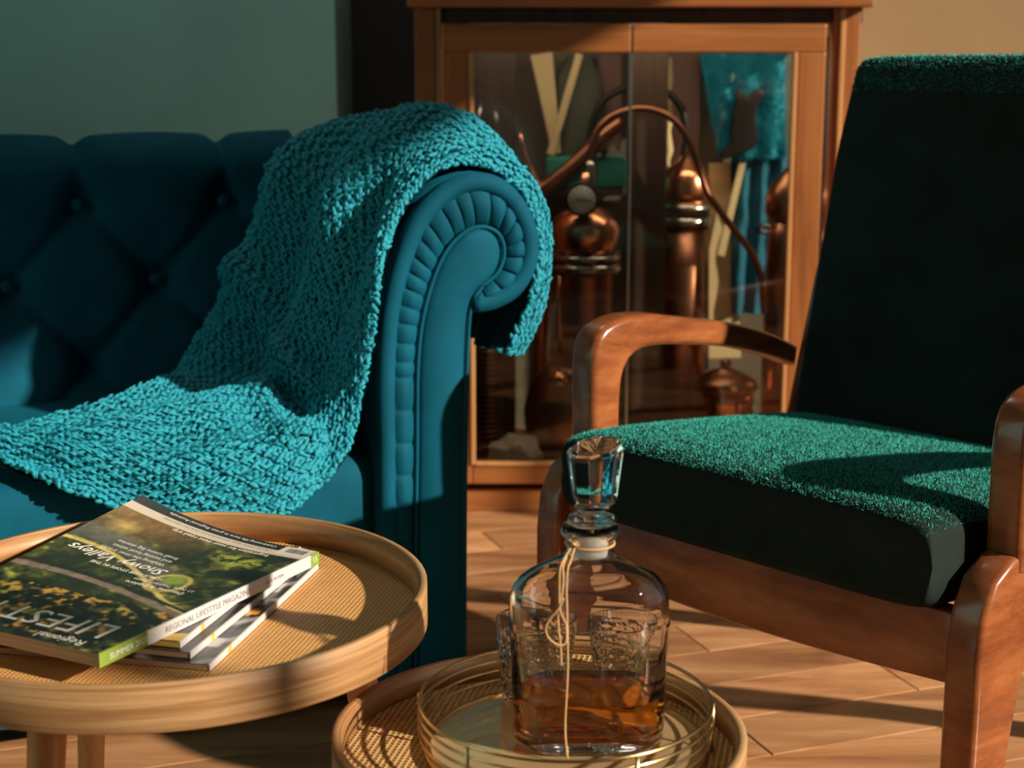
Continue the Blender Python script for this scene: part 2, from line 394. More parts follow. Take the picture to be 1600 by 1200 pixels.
for side in (0, 1):
    a0, a1 = (dx0, dxm - .0012) if side == 0 else (dxm + .0012, dx1)
    st = (dx0, gx0 - .004) if side == 0 else (gx1 + .004, dx1)
    dr = cp('door', (a0, a1, CY - .022, CY + .006, zg1, zd1), M['cabh'], .003)
    cp('door_stile', (st[0], st[1], CY - .022, CY + .006, zd0, zg1 - .0005), M['cab'], .003, parent=dr)
    cp('door_rail', (a0 if side else st[1], st[0] if side else a1, CY - .022, CY + .006, zd0, zg0 - .006), M['cabh'], .003, parent=dr)
    bx = gx0 if side == 0 else gx1
    cp('door_bead', (bx - .006, bx + .003, CY - .026, CY - .012, zg0 - .004, zg1), M['cab_light'], .0015, parent=dr)
    cp('door_bead', (min(bx, dxm) + .003, max(bx, dxm) - .003, CY - .026, CY - .012, zg0 - .006, zg0 + .002), M['cab_light'], .0015, parent=dr)
    g0, g1 = (gx0 - .002, dxm - .001) if side == 0 else (dxm + .001, gx1 + .002)
    cp('glass_pane', (g0, g1, CY - .012, CY - .008, zg0 - .004, zg1 + .004), M['pane'], 0, parent=dr)
cp('meeting_strip', (dxm - .0025, dxm + .0025, CY - .018, CY - .004, zg0, zg1), M['steel'], .001, label='thin metal strip where the panes meet')

# contents ----------------------------------------------------------------
def S2(n, Y): return n * Y * .985 / FPX      # pixels -> metres at depth Y
ZF = zg0 - .02
# copper still with gauge
Y0 = 3.30; c = at(915, 355, Y0); bx, by = c.x, Y0
st = thing('copper_still', 'copper pot still with round pressure gauge and arched swan-neck pipe behind the left glass door', 'still', (bx, by, ZF))
zz = lambda p: zat(p, Y0)
rr_ = lambda n: S2(n, Y0)
obj('column', lathe([(rr_(45), zz(600)), (rr_(45), zz(560)), (rr_(44), zz(500)), (rr_(45), zz(430)), (rr_(46), zz(424))], (bx, by), 40), M['copper_dk'], st)
obj('pot', lathe([(rr_(30), ZF), (rr_(60), ZF + .01), (rr_(72), zz(680)), (rr_(76), zz(640)), (rr_(66), zz(600)), (rr_(46), zz(578)), (rr_(42), zz(570))], (bx - rr_(22), by), 40), M['copper_dk'], st)
for a, b in ((424, 410), (405, 396)):
    obj('flange', lathe([(rr_(50), zz(a)), (rr_(57), zz(a)), (rr_(58), zz((a + b) / 2)), (rr_(57), zz(b)), (rr_(50), zz(b))], (bx, by), 36), M['steel'], st)
for k in range(8):
    a = k * math.pi / 4 + .2
    obj('bolt', lathe([(rr_(4), zz(428)), (rr_(4), zz(392)), (rr_(2), zz(390))], (bx + rr_(53) * math.cos(a), by + rr_(53) * math.sin(a)), 8), M['steel'], st)
obj('dome', lathe([(rr_(44), zz(396)), (rr_(47), zz(388)), (rr_(55), zz(372)), (rr_(56), zz(356)), (rr_(50), zz(342)), (rr_(36), zz(330)), (rr_(22), zz(322)), (rr_(12), zz(312)), (rr_(9), zz(295)), (rr_(9), zz(270))], (bx, by), 40), M['copper'], st)
pts = [at(925, 290, Y0), at(921, 255, Y0), at(925, 225, Y0), at(943, 192, Y0), at(975, 174, Y0), at(1010, 170, Y0), at(1045, 182, Y0), at(1070, 208, Y0), at(1088, 250, Y0), at(1105, 300, Y0), at(1140, 350, Y0), at(1172, 392, Y0), at(1188, 430, Y0), at(1194, 490, Y0)]
obj('swan_neck', tube(cr(pts, 60), rr_(5.5), 10), M['copper_dk'], st)
obj('union_nut', lathe([(rr_(9), zz(292)), (rr_(10), zz(288)), (rr_(10), zz(270)), (rr_(7), zz(262)), (rr_(7), zz(252))], (at(922, 280, Y0).x, Y0), 8), M['steel'], st)
gc = at(909, 312, Y0 - .075)
def disc_y(cx, cz, y0, y1, r, n=32):
    return prism([(cx + r * math.cos(2 * math.pi * i / n), cz + r * math.sin(2 * math.pi * i / n)) for i in range(n)], 'y', y0, y1, r * .06, 1)
ga = obj('gauge', disc_y(gc.x, gc.z, gc.y, gc.y + .022, rr_(27)), M['iron'], st)
obj('dial', disc_y(gc.x, gc.z, gc.y - .0015, gc.y + .002, rr_(21.5)), M['dial'], ga)
nd = []
for k in range(11):
    a = R(225 - 27 * k); r1, r0 = rr_(19), rr_(15)
    nd.append(tube([(gc.x + r0 * math.cos(a), gc.y - .002, gc.z + r0 * math.sin(a)), (gc.x + r1 * math.cos(a), gc.y - .002, gc.z + r1 * math.sin(a))], .0012, 5))
obj('tick_marks', join(*nd), M['ink'], ga)
obj('needle', tube([(gc.x - rr_(10), gc.y - .003, gc.z), (gc.x + rr_(15), gc.y - .003, gc.z - rr_(2))], .0012, 6), M['ink'], ga)
obj('gauge_stem', tube([(gc.x, gc.y + .02, gc.z), (gc.x, gc.y + .05, gc.z), (gc.x + rr_(10), by, gc.z - rr_(20))], .005, 8), M['steel'], st)
xv = at(874, 500, Y0 - .06).x
obj('drain_pipe', tube([(xv, Y0 - .06, zz(425)), (xv, Y0 - .06, zz(572))], rr_(4), 8), M['copper'], st)
obj('drain_cone', lathe([(rr_(18), zz(592)), (rr_(16), zz(584)), (rr_(5), zz(570))], (xv, Y0 - .06), 20), M['copper'], st)
# mirror image of the still, built as a second column (right door)
Y1 = 3.46; bx1, by1 = at(1070, 355, Y1).x, Y1; zz = lambda p: zat(p, Y1)
s2 = thing('reflected_column', 'mirror reflection of the still, built as a tall dark copper column with steel bands and domed cap behind the right glass door', 'still', (bx1, by1, ZF))
r2 = lambda n: S2(n, Y1)
obj('column', lathe([(r2(38), ZF), (r2(38), zz(500)), (r2(37), zz(352))], (bx1, by1), 36), M['copper_dk'], s2)
for a, b in ((352, 338), (330, 318)):
    obj('band', lathe([(r2(37), zz(a)), (r2(41), zz(a)), (r2(41), zz(b)), (r2(37), zz(b))], (bx1, by1), 32), M['steel'], s2)
obj('cap', lathe([(r2(38), zz(318)), (r2(40), zz(300)), (r2(38), zz(280)), (r2(28), zz(262)), (r2(12), zz(250)), (r2(7), zz(236))], (bx1, by1), 36), M['copper'], s2)
pts = [at(1068, 245, Y1), at(1072, 205, Y1), at(1062, 165, Y1), at(1035, 140, Y1), at(1005, 132, Y1), at(970, 140, Y1), at(940, 160, Y1), at(926, 195, Y1), at(918, 240, Y1), at(900, 290, Y1)]
obj('swan_neck', tube(cr(pts, 50), r2(6), 10), M['iron'], s2)
# thick copper bends at the left
Y2 = 3.42
pb = thing('copper_pipe', 'thick bent copper pipe rising behind the gauge still', 'pipe', at(860, 300, Y2))
obj('bend', tube(cr([at(838, 300, Y2), at(862, 285, Y2), at(905, 250, Y2), at(940, 215, Y2), at(972, 190, Y2)], 30), S2(12, Y2), 14), M['copper_dk'], pb)
obj('riser', tube(cr([at(812, 205, Y2), at(822, 250, Y2), at(840, 300, Y2), at(846, 380, Y2), at(847, 470, Y2), at(846, 650, Y2)], 30), [S2(2 + 12 * min(1, i / 10), Y2) for i in range(30)], 14), M['copper'], pb)
# right black-copper kettle
Y3 = 3.36
kt = thing('copper_kettle', 'dark copper kettle column with curled lid at the right edge of the cabinet', 'kettle', (at(1226, 400, Y3).x, Y3, ZF))
kx = at(1226, 400, Y3).x; zz = lambda p: zat(p, Y3); r3 = lambda n: S2(n, Y3)
obj('body', lathe([(r3(30), ZF), (r3(32), zz(540)), (r3(28), zz(380)), (r3(27), zz(345))], (kx, Y3), 30), M['copper_dk'], kt)
obj('lid', lathe([(r3(28), zz(345)), (r3(34), zz(330)), (r3(33), zz(305)), (r3(24), zz(285)), (r3(10), zz(273)), (r3(4), zz(262))], (kx, Y3), 30), M['copper_dk'], kt)
obj('handle', tube(cr([(kx - r3(26), Y3 - .02, zz(352)), (kx - r3(44), Y3 - .03, zz(350)), (kx - r3(46), Y3 - .03, zz(358)), (kx - r3(30), Y3 - .02, zz(362))], 14), r3(4), 8), M['iron'], kt)
# banded copper pot low right
Y4 = 3.33; px_ = at(1132, 640, Y4).x; zz = lambda p: zat(p, Y4); r4 = lambda n: S2(n, Y4)
pt = thing('copper_pot', 'squat banded copper pot with dark lid low behind the chair arm', 'pot', (px_, Y4, ZF))
obj('body', lathe([(r4(40), ZF), (r4(46), zz(660)), (r4(44), zz(652)), (r4(47), zz(642)), (r4(44), zz(634)), (r4(47), zz(625)), (r4(45), zz(612))], (px_, Y4), 36), M['copper'], pt)
obj('lid', lathe([(r4(46), zz(612)), (r4(54), zz(604)), (r4(50), zz(594)), (r4(30), zz(582)), (r4(8), zz(574)), (r4(10), zz(566)), (r4(4), zz(560))], (px_, Y4), 36), M['copper_dk'], pt)
# coil at left bottom
Y5 = 3.28; cxl = at(765, 620, Y5).x; zz = lambda p: zat(p, Y5)
co = thing('coil_condenser', 'dark ribbed coil column in the lower left of the cabinet', 'coil', (cxl, Y5, ZF))
n = 420; hel = [(cxl + S2(20, Y5) * math.cos(t), Y5 + S2(20, Y5) * math.sin(t), ZF + .01 + (zz(545) - ZF - .01) * i / n) for i, t in enumerate(np.linspace(0, 2 * math.pi * 20, n + 1))]
obj('coil', tube(hel, .0032, 6), M['copper_dk'], co)
obj('core', lathe([(S2(15, Y5), ZF), (S2(15, Y5), zz(540))], (cxl, Y5), 20), M['iron'], co)
# crumpled pale cloth at bottom
def lump(name, c, rx, ry, rz, m, parent=None, amp=.25, fr=14, seed=0, **k):
    bm = bmesh.new(); bmesh.ops.create_icosphere(bm, subdivisions=4, radius=1)
    for v in bm.verts:
        d = 1 + amp * noise.noise(v.co * 1.6 + Vector((seed, seed * 2, 0))) + amp * .3 * noise.noise(v.co * 4.5 + Vector((seed, 0, 9)))
        v.co = Vector((v.co.x * rx * d, v.co.y * ry * d, max(v.co.z * rz * d, -rz * .55))) + Vector(c)
    return obj(name, bm, m, parent, **k)
cl = at(806, 694, 3.225)
lt = cp('added_lamp_strip', (cx0 + .06, cx1 - .06, CY + .052, CY + .075, ztop - .012, ztop - .001), M['steel'], .001, label='slim light strip added under the top board to brighten the contents')  # added light strip, brightens the cabinet contents
ll = bpy.data.lights.new('added_cabinet_light', 'AREA'); ll.shape = 'RECTANGLE'; ll.size = cx1 - cx0 - .14; ll.size_y = .02; ll.energy = 1.7; ll.color = (1, .82, .6)  # light of the added strip
lo = bpy.data.objects.new('added_cabinet_light', ll); COL.objects.link(lo); lo.location = ((cx0 + cx1) / 2, CY + .064, ztop - .014); lo.rotation_euler = (R(32), 0, 0)
tag(lump('crumpled_cloth', (cl.x, cl.y, ZF + .022), .055, .03, .038, M['pale'], amp=.5, seed=3, loc=(cl.x, cl.y, ZF)), 'crumpled pale cloth on the cabinet floor at the foot of the coil', 'cloth')
# back of the cabinet: tongs, cushion, throw, cloth and figurine stand for mirror reflections
Y6 = 3.50
ws = thing('reflection_tongs', 'cream V-shaped tongs standing for a mirror reflection at the back of the left cabinet bay', 'tongs', at(865, 245, Y6))
def bar(p, q, w0, w1, y, th=.012):
    p, q = at(*p, y), at(*q, y); d = (q - p).normalized(); nn = Vector((d.z, 0, -d.x))
    poly = [(p + nn * w0), (q + nn * w1), (q - nn * w1), (p - nn * w0)]
    return prism([(v.x, v.z) for v in poly], 'y', y, y + th, .001, 1)
obj('blade', bar((846, 84), (870, 240), S2(17, Y6), S2(7, Y6), Y6), M['cream'], ws, smooth=False)
obj('blade', bar((906, 84), (860, 242), S2(6, Y6), S2(6, Y6), Y6 - .014), M['cream'], ws, smooth=False)
g = at(915, 265, Y6)
tag(obj('reflection_cushion', box(at(852, 265, Y6).x, at(975, 265, Y6).x, Y6 - .062, Y6 - .018, zat(292, Y6), zat(243, Y6), .008, 3), M['greencloth'], loc=g), 'flat green cushion standing for a mirror reflection behind the copper bends', 'cushion')
tag(obj('olive_vase', lathe([(.02, zat(292, Y6) + .0005), (.05, zat(240, 3.53)), (.058, zat(170, 3.53)), (.05, zat(120, 3.53)), (.03, zat(95, 3.53)), (.032, zat(86, 3.53))], (at(905, 150, 3.53).x, 3.53), 30, 1, .5), M['olive'], loc=(at(905, 150, 3.53).x, 3.53, zat(290, 3.53))), 'rounded olive grey vase behind the wooden tongs', 'vase')
tag(obj('rose_board', box(at(935, 100, 3.545).x, at(972, 100, 3.545).x, 3.545, 3.56, zat(235, 3.545), zat(84, 3.545), .002), M['pinkboard'], smooth=False, loc=at(955, 235, 3.545)), 'rose brown board standing left of the dark centre post', 'board')
tag(obj('rose_board', box(at(1040, 100, 3.545).x, at(1096, 100, 3.545).x, 3.545, 3.56, zat(255, 3.545), zat(84, 3.545), .002), M['pinkboard'], smooth=False, loc=at(1065, 255, 3.545)), 'rose brown panel standing right of the dark centre post', 'board')
cb = thing('cream_board', 'tall cream board leaning between the copper column and blue cloth', 'board', at(1132, 490, 3.53))
obj('board', bar((1128, 255), (1132, 560), S2(20, 3.53), S2(26, 3.53), 3.53), M['cream'], cb, smooth=False)
obj('strut', bar((1160, 255), (1126, 400), S2(5, 3.5), S2(6, 3.5), 3.50), M['cream'], cb, smooth=False)
tag(obj('cream_spindle', lathe([(S2(9, Y6), ZF), (S2(5, Y6), ZF + .02), (S2(5, Y6), zat(250, Y6)), (S2(10, Y6), zat(235, Y6)), (S2(5, Y6), zat(205, Y6)), (S2(8, Y6), zat(190, Y6)), (S2(4, Y6), zat(150, Y6)), (S2(7, Y6), zat(125, Y6)), (S2(4, Y6), zat(90, Y6))], (at(1044, 150, Y6).x, Y6), 16), M['cream'], loc=(at(1044, 250, Y6).x, Y6, ZF)), 'slim turned cream spindle right of the dark centre post', 'spindle')
def drape(px0, px1, py0, py1, Y, amp, nx=50, nz=40, taper=0):
    V = []; F = []
    for j in range(nz + 1):
        v = j / nz; y = py0 + (py1 - py0) * v
        for i in range(nx + 1):
            u = i / nx; a = px0 + taper * v; x = a + (px1 - a) * u
            p = at(x, y, Y); p.y += amp * math.sin(u * 19 + v * 3) + amp * .8 * noise.noise(Vector((u * 7, v * 6, 3)))
            V.append(p)
    for j in range(nz):
        for i in range(nx): a = j * (nx + 1) + i; F.append((a, a + 1, a + nx + 2, a + nx + 1))
    n0 = len(V); V += [p + Vector((0, .006, 0)) for p in V]; F += [tuple(q + n0 for q in f[::-1]) for f in F]
    return V, F
th = thing('reflection_throw', 'bright turquoise fluffy throw standing for a mirror reflection in the upper right of the cabinet', 'throw', at(1160, 240, 3.49))
dv = drape(1094, 1228, 84, 246, 3.50, .006, taper=30)
obj('cloth', dv, M['yarn'], th)
def fuzz(tris_p, tris_n, length, width, jit, name, m, parent, world=True):
    """short curved wool fibres: two triangles each"""
    P = np.asarray(tris_p); Nn = np.asarray(tris_n); k = len(P)
    d = Nn + rng.normal(0, jit, (k, 3)); d /= np.linalg.norm(d, axis=1)[:, None]
    L = length * rng.uniform(.4, 1.25, (k, 1)); s = np.cross(d, rng.normal(0, 1, (k, 3))); s /= np.linalg.norm(s, axis=1)[:, None]
    W = width * rng.uniform(.6, 1.2, (k, 1))
    V = np.stack([P - s * W, P + s * W, P + d * L + s * L * .25], 1).reshape(-1, 3)
    o = mesh_np(name, V, np.arange(3 * k).reshape(-1, 3), m, parent, world, smooth=False)
    o['kind'] = 'stuff'; return o
dvv = np.array([list(v) for v in dv[0][:len(dv[0]) // 2]]); idx = rng.integers(0, len(dvv), 9000)
fuzz(dvv[idx] + rng.normal(0, .002, (9000, 3)), np.tile([0, -1, -.3], (9000, 1)), .012, .0009, .5, 'wool_pile', M['yarn'], th)
tag(obj('reflection_cloth', drape(1143, 1230, 240, 490, 3.515, .008), M['bluecloth'], loc=at(1185, 480, 3.51)), 'plain blue cloth standing for a mirror reflection below the turquoise throw', 'cloth')
# dark animal figurine in place of a reflected silhouette, in front of the throw
Y7 = 3.474
fg = thing('reflection_figurine', 'small black animal figurine standing for a reflected silhouette against the turquoise throw', 'figurine', at(1155, 245, Y7))
bm = bmesh.new(); outl = [(1150, 138), (1158, 142), (1166, 152), (1176, 142), (1188, 138), (1192, 150), (1184, 165), (1180, 185), (1184, 215), (1176, 232), (1160, 238), (1146, 244), (1130, 248), (1122, 243), (1132, 232), (1144, 222), (1140, 205), (1146, 190), (1142, 175), (1150, 160)]
obj('body', prism([(at(x, y, Y7).x, at(x, y, Y7).z) for x, y in outl], 'y', Y7 - .012, Y7 + .012, .004, 3), M['iron'], fg)
# arched wire rack far left
wr = thing('wire_arch', 'thin arched metal hoop against the dark panel in the cabinet upper left', 'hoop', at(760, 260, 3.44))
obj('hoop', tube(cr([at(742, 700, 3.44), at(744, 270, 3.44), at(746, 200, 3.44), at(752, 155, 3.44), at(762, 140, 3.44), at(772, 155, 3.44), at(777, 200, 3.44), at(779, 270, 3.44), at(781, 700, 3.44)], 30), .0025, 8), M['steel'], wr)

# ------------------------------------------------------------------ sofa (local frame: x along sofa, y depth, rotated)
SO = Vector((-.10, 2.15, 0)); SA = R(22)
sofa = thing('chesterfield_sofa', 'dark teal velvet chesterfield sofa with rolled pleated arm and tufted back', 'sofa', SO, SA)
sw = lambda x, y, z: Vector((SO.x + x * math.cos(SA) - y * math.sin(SA), SO.y + x * math.sin(SA) + y * math.cos(SA), z))
def sl_(p): p = Vector(p) - SO; return Vector((p.x * math.cos(SA) + p.y * math.sin(SA), -p.x * math.sin(SA) + p.y * math.cos(SA), p.z))
def face(px, py):
    """photo point -> (x, z) on the arm's front plane (local y = 0)"""
    d = ratio(px, py); nx, ny = -math.sin(SA), math.cos(SA)
    t = (nx * SO.x + ny * SO.y) / (nx * d.x + ny * d.y); q = sl_((d.x * t, d.y * t, CAMH + d.z * t)); return (q.x, q.z)
O_ = [(606, 1130), (606, 900), (604, 700), (604, 560), (616, 455), (650, 355), (695, 303), (742, 285), (788, 300), (820, 348), (826, 400), (806, 445), (770, 468), (738, 474)]
I_ = [(648, 1130), (648, 900), (650, 700), (652, 560), (664, 475), (690, 402), (722, 364), (752, 354), (778, 366), (786, 395), (776, 425), (752, 446)]
IR = [(752, 446), (738, 468), (731, 505), (727, 620), (725, 800), (724, 1130)]
Op = cr([face(*p) for p in O_], 120); Ip = cr([face(*p) for p in I_], 120)
def xz3(p, y): return Vector((p[0], y, p[1]))
obj('arm_roll_piping', tube([xz3(p, .002) for p in Op], .0145, 14), M['velvet'], sofa, world=False)
obj('arm_inner_piping', tube([xz3(p, -.004) for p in np.vstack([Ip, cr([face(*p) for p in IR], 50)])], .0032, 8), M['velvet'], sofa, world=False)
# pleated band between the two paths
V = []; F = []; nb = 12; na = 700
PO = [(606, 1130), (606, 900), (604, 700), (604, 560), (616, 455), (650, 355), (695, 303), (742, 285), (788, 300), (818, 345), (826, 395), (812, 438), (782, 464), (742, 474)]
PI_ = [(648, 1130), (648, 900), (650, 700), (652, 560), (664, 475), (690, 402), (722, 364), (752, 354), (774, 362), (784, 380), (786, 398), (778, 422), (764, 438), (744, 458)]
def crp(P, n):
    P = np.array(P, float); Q = np.vstack([2 * P[0] - P[1], P, 2 * P[-1] - P[-2]]); o = []
    for u in np.linspace(0, len(P) - 1 - 1e-6, n):
        i = int(u) + 1; t = u - int(u); a, b, c, d = Q[i - 1], Q[i], Q[i + 1], Q[i + 2]
        o.append(.5 * ((2 * b) + (-a + c) * t + (2 * a - 5 * b + 4 * c - d) * t ** 2 + (-a + 3 * b - 3 * c + d) * t ** 3))
    return np.array(o)
OO = crp([face(*p) for p in PO], na); II = crp([face(*p) for p in PI_], na)
s_ = np.r_[0, np.cumsum(np.linalg.norm(np.diff((OO + II) / 2, axis=0), axis=1))]
cuts = [0.0]; L = s_[-1]
while cuts[-1] < L: cuts.append(cuts[-1] + random.uniform(.020, .027) * (2.1 if cuts[-1] < .50 else 1))
cuts = np.array(cuts)
for i in range(na):
    k = np.searchsorted(cuts, s_[i], 'right') - 1; a = cuts[k]; b = cuts[k + 1] if k + 1 < len(cuts) else a + .03
    f = (s_[i] - a) / (b - a); pl = (math.sin(math.pi * min(1, max(0, f))) ** .35) * .0075 + .0025 * f
    for j in range(nb + 1):
        t = j / nb; p = OO[i] * (1 - t) + II[i] * t; dome = math.sin(math.pi * t) ** .5
        V.append((p[0], .006 - dome * .010 - pl * (.35 + .65 * math.sin(math.pi * t)) + .004 * abs(t - .5), p[1]))
for i in range(na - 1):
    for j in range(nb): a = i * (nb + 1) + j; F.append((a, a + 1, a + nb + 2, a + nb + 1))
obj('pleated_band', (V, F), M['velvet'], sofa, world=False)
# inner facing panel, bulging: rings from the outline toward its medial line
LOOP = np.vstack([Ip, cr([face(*p) for p in IR], 60)[1:]])
V = []; F = []
Lf = cr(Ip, 110); Rt = cr([face(*p) for p in [(776, 425), (752, 446), (738, 468), (731, 505), (727, 620), (725, 800), (724, 1130)]], 60)[::-1]
Lp = cr([face(*p) for p in I_[:7]], 80)   # left edge up to the crown
Rp = cr([face(*p) for p in [(724, 1130), (725, 800), (727, 620), (731, 505), (738, 468), (752, 446), (776, 425), (786, 395), (778, 366), (752, 354), (722, 364)]], 80)
for i in range(80):
    for j in range(15):
        t = j / 14; p = Lp[i] * (1 - t) + Rp[i] * t; wd = np.linalg.norm(Rp[i] - Lp[i])
        V.append((p[0], .004 - .016 * math.sin(math.pi * t) ** .5 * min(1, wd / .04), p[1]))
for i in range(79):
    for j in range(14): a = i * 15 + j; F.append((a, a + 1, a + 16, a + 15))
obj('arm_front_panel', (V, F), M['velvet'], sofa, world=False)
# arm body: outline swept back, rising a little
cen = Op.mean(0); out = []
for i in range(len(Op)):
    t = Op[min(i + 1, len(Op) - 1)] - Op[max(i - 1, 0)]; t = t / np.linalg.norm(t); out.append(Op[i] + np.array([-t[1], t[0]]) * .0125)
prof = [tuple(p) for p in out] + [face(736, 492), face(733, 560), face(730, 800), face(727, 1130)]
prof = [(x, max(z, .03)) for x, z in prof]; prof[0] = (prof[0][0], .03); prof[-1] = (prof[-1][0], .03)
def rise(y): return .035 * max(0, min(1, y / .5))
V = []; F = []; n = len(prof); ys = np.linspace(.008, .80, 12)
for y in ys:
    for x, z in prof: V.append((x, y, z + (rise(y) if z > .5 else rise(y) * max(0, (z - .3) / .2))))
for i in range(len(ys) - 1):
    for k in range(n): F.append((i * n + k, i * n + (k + 1) % n, (i + 1) * n + (k + 1) % n, (i + 1) * n + k))
F.append(tuple(range(n))[::-1]); F.append(tuple((len(ys) - 1) * n + k for k in range(n)))
bm = bmesh.new(); vs = [bm.verts.new(v) for v in V]
for f in F: bm.faces.new([vs[i] for i in f])
bmesh.ops.recalc_face_normals(bm, faces=bm.faces[:]); bmesh.ops.triangulate(bm, faces=[f for f in bm.faces if len(f.verts) > 4])
obj('arm_body', bm, M['velvet'], sofa, world=False)
XA = min(p[0] for p in prof) + .012
SZ = .393
obj('seat_cushion', box(-1.35, XA + .012, .015, .62, .20, SZ, .045, 6), M['velvet'], sofa, world=False)
obj('seat_base', box(-1.35, XA + .005, .03, .78, .05, .205, .01, 2), M['velvet'], sofa, world=False)
for x, y in ((-.02, .06), (-1.25, .06), (-1.25, .70), (-.02, .70)):
    obj('foot', lathe([(.018, 0), (.028, .02), (.026, .045), (.03, .052)], (x, y), 16), M['cab_dark'], sofa, world=False)
# tufted back
bx0, bx1, bz0, bz1 = -1.35, XA + .03, SZ - .02, .805
btn = []
b0 = sl_(at(124, 322, 2.55)); 
d = ratio(124, 322); yb = .56
nx, ny = -math.sin(SA), math.cos(SA); t = (nx * SO.x + ny * SO.y + yb) / (nx * d.x + ny * d.y)
bq = sl_((d.x * t, d.y * t, CAMH + d.z * t))
for k in range(-6, 7):
    btn.append((bq.x + k * .235, bq.z)); btn.append((bq.x + .1175 + k * .235, bq.z - .125)); btn.append((bq.x + k * .235, bq.z - .25))
def tuft(x, z):
    e = 0
    for bx_, bz_ in btn:
        r = math.hypot((x - bx_), (z - bz_)); e = max(e, math.exp(-(r / .030) ** 2) + .35 * math.exp(-(r / .075) ** 2))
    # diamond creases
    u = ((x - bq.x) / .235 + (z - bq.z) / .25); v = ((x - bq.x) / .235 - (z - bq.z) / .25)
    cu = abs(u - round(u)); cv = abs(v - round(v))
    cz = math.exp(-(cu / .045) ** 2) + math.exp(-(cv / .045) ** 2)
    if z > bq.z + .01:   # vertical pleats run to the top
        q = (x - bq.x) / .235 ; q = abs(q - round(q)); cz = math.exp(-(q / .05) ** 2)
    return .030 * e + .012 * min(1, cz)
V = []; F = []; nxx, nzz = 260, 70
prf = cr([(.50, bz0), (.535, .50), (.56, .62), (.555, .69), (.545, .745), (.565, .79), (.61, .812), (.67, .80), (.71, .76), (.72, .60), (.72, .30)], nzz + 1)
for j in range(nzz + 1):
    y0, z0 = prf[j]; t = prf[min(j + 1, nzz)] - prf[max(j - 1, 0)]; t = t / np.linalg.norm(t); nn = (-t[1], t[0])
    for i in range(nxx + 1):
        x = bx0 + (bx1 - bx0) * i / nxx; dd = tuft(x, z0) if y0 < .66 else 0
        if y0 >= .545 and z0 > .76:
            q = (x - bq.x) / .235; dd = .013 * math.exp(-((q - round(q)) / .07) ** 2) + .006 * (1 - abs(math.sin(math.pi * q)))
        V.append((x, y0 - nn[0] * dd, z0 - nn[1] * dd))
for j in range(nzz):
    for i in range(nxx): a = j * (nxx + 1) + i; F.append((a, a + 1, a + nxx + 2, a + nxx + 1))
obj('tufted_back', (V, F), M['velvet'], sofa, world=False)
for bx_, bz_ in btn:
    if bx0 + .03 < bx_ < bx1 - .03 and bz_ > SZ + .02:
        bmb = bmesh.new(); bmesh.ops.create_uvsphere(bmb, u_segments=12, v_segments=8, radius=.011)
        for v in bmb.verts: v.co = Vector((v.co.x + bx_, v.co.y * .5 + .545 + .030, v.co.z + bz_))
        obj('button', bmb, M['velvet'], sofa, world=False)

# ------------------------------------------------------------------ knitted blanket
# five rows of control points (near edge -> far edge), each (px, py, depth Y)
near = [(790, 552, 2.212), (825, 470, 2.222), (840, 390, 2.228), (830, 330, 2.222), (800, 285, 2.212), (748, 258, 2.192), (690, 264, 2.17), (648, 298, 2.15), (618, 350, 2.13), (600, 420, 2.10), (590, 500, 2.10), (576, 570, 2.10), (560, 640, 2.09), (540, 705, 2.06), (500, 755, 2.035), (440, 800, 2.00), (330, 812, 1.97), (215, 800, 1.95), (120, 768, 1.94), (50, 738, 1.95), (-5, 712, 1.97)]
r1 = [(800, 545, 2.26), (842, 465, 2.265), (854, 375, 2.27), (841, 300, 2.265), (796, 240, 2.255), (735, 202, 2.24), (670, 192, 2.23), (615, 228, 2.21), (580, 300, 2.19), (552, 380, 2.17), (535, 470, 2.17), (520, 550, 2.17), (505, 625, 2.13), (480, 672, 2.06), (455, 700, 2.04), (405, 730, 2.01), (305, 745, 1.98), (205, 742, 1.97), (115, 722, 1.97), (48, 712, 1.99), (-8, 700, 2.01)]
r2_ = [(770, 545, 2.34), (792, 460, 2.35), (804, 375, 2.355), (794, 295, 2.36), (757, 232, 2.36), (705, 190, 2.36), (640, 188, 2.36), (565, 222, 2.36), (510, 290, 2.30), (490, 380, 2.28), (470, 470, 2.27), (450, 550, 2.26), (432, 618, 2.20), (420, 640, 2.14), (395, 655, 2.10), (350, 668, 2.07), (270, 690, 2.05), (185, 690, 2.04), (105, 692, 2.04), (45, 694, 2.06), (-10, 690, 2.07)]
r3_ = [(752, 538, 2.42), (762, 450, 2.43), (772, 365, 2.44), (762, 290, 2.46), (728, 220, 2.48), (675, 188, 2.49), (598, 200, 2.5), (508, 212, 2.48), (455, 260, 2.42), (432, 350, 2.39), (405, 440, 2.37), (375, 520, 2.35), (350, 600, 2.30), (335, 612, 2.23), (310, 622, 2.18), (270, 634, 2.15), (215, 648, 2.13), (150, 662, 2.12), (90, 674, 2.11), (38, 682, 2.12), (-12, 684, 2.12)]
far = [(740, 525, 2.5), (738, 440, 2.52), (744, 360, 2.54), (738, 290, 2.56), (705, 218, 2.58), (655, 195, 2.58), (573, 208, 2.58), (462, 222, 2.56), (412, 255, 2.50), (385, 340, 2.47), (352, 430, 2.45), (310, 520, 2.42), (272, 596, 2.38), (262, 606, 2.32), (245, 612, 2.26), (215, 622, 2.22), (170, 638, 2.19), (120, 654, 2.17), (70, 668, 2.15), (30, 678, 2.14), (-14, 682, 2.13)]
ctrl = np.array([[list(at(*p)) for p in row] for row in (near, r1, r2_, r3_, far)])
NV, NU = 156, 56
rows = np.array([cr(ctrl[k], NV) for k in range(5)])        # 5 x NV x 3
G = np.array([cr(rows[:, i], NU) for i in range(NV)])       # NV x NU x 3
gv = np.gradient(G, axis=0); gu = np.gradient(G, axis=1)
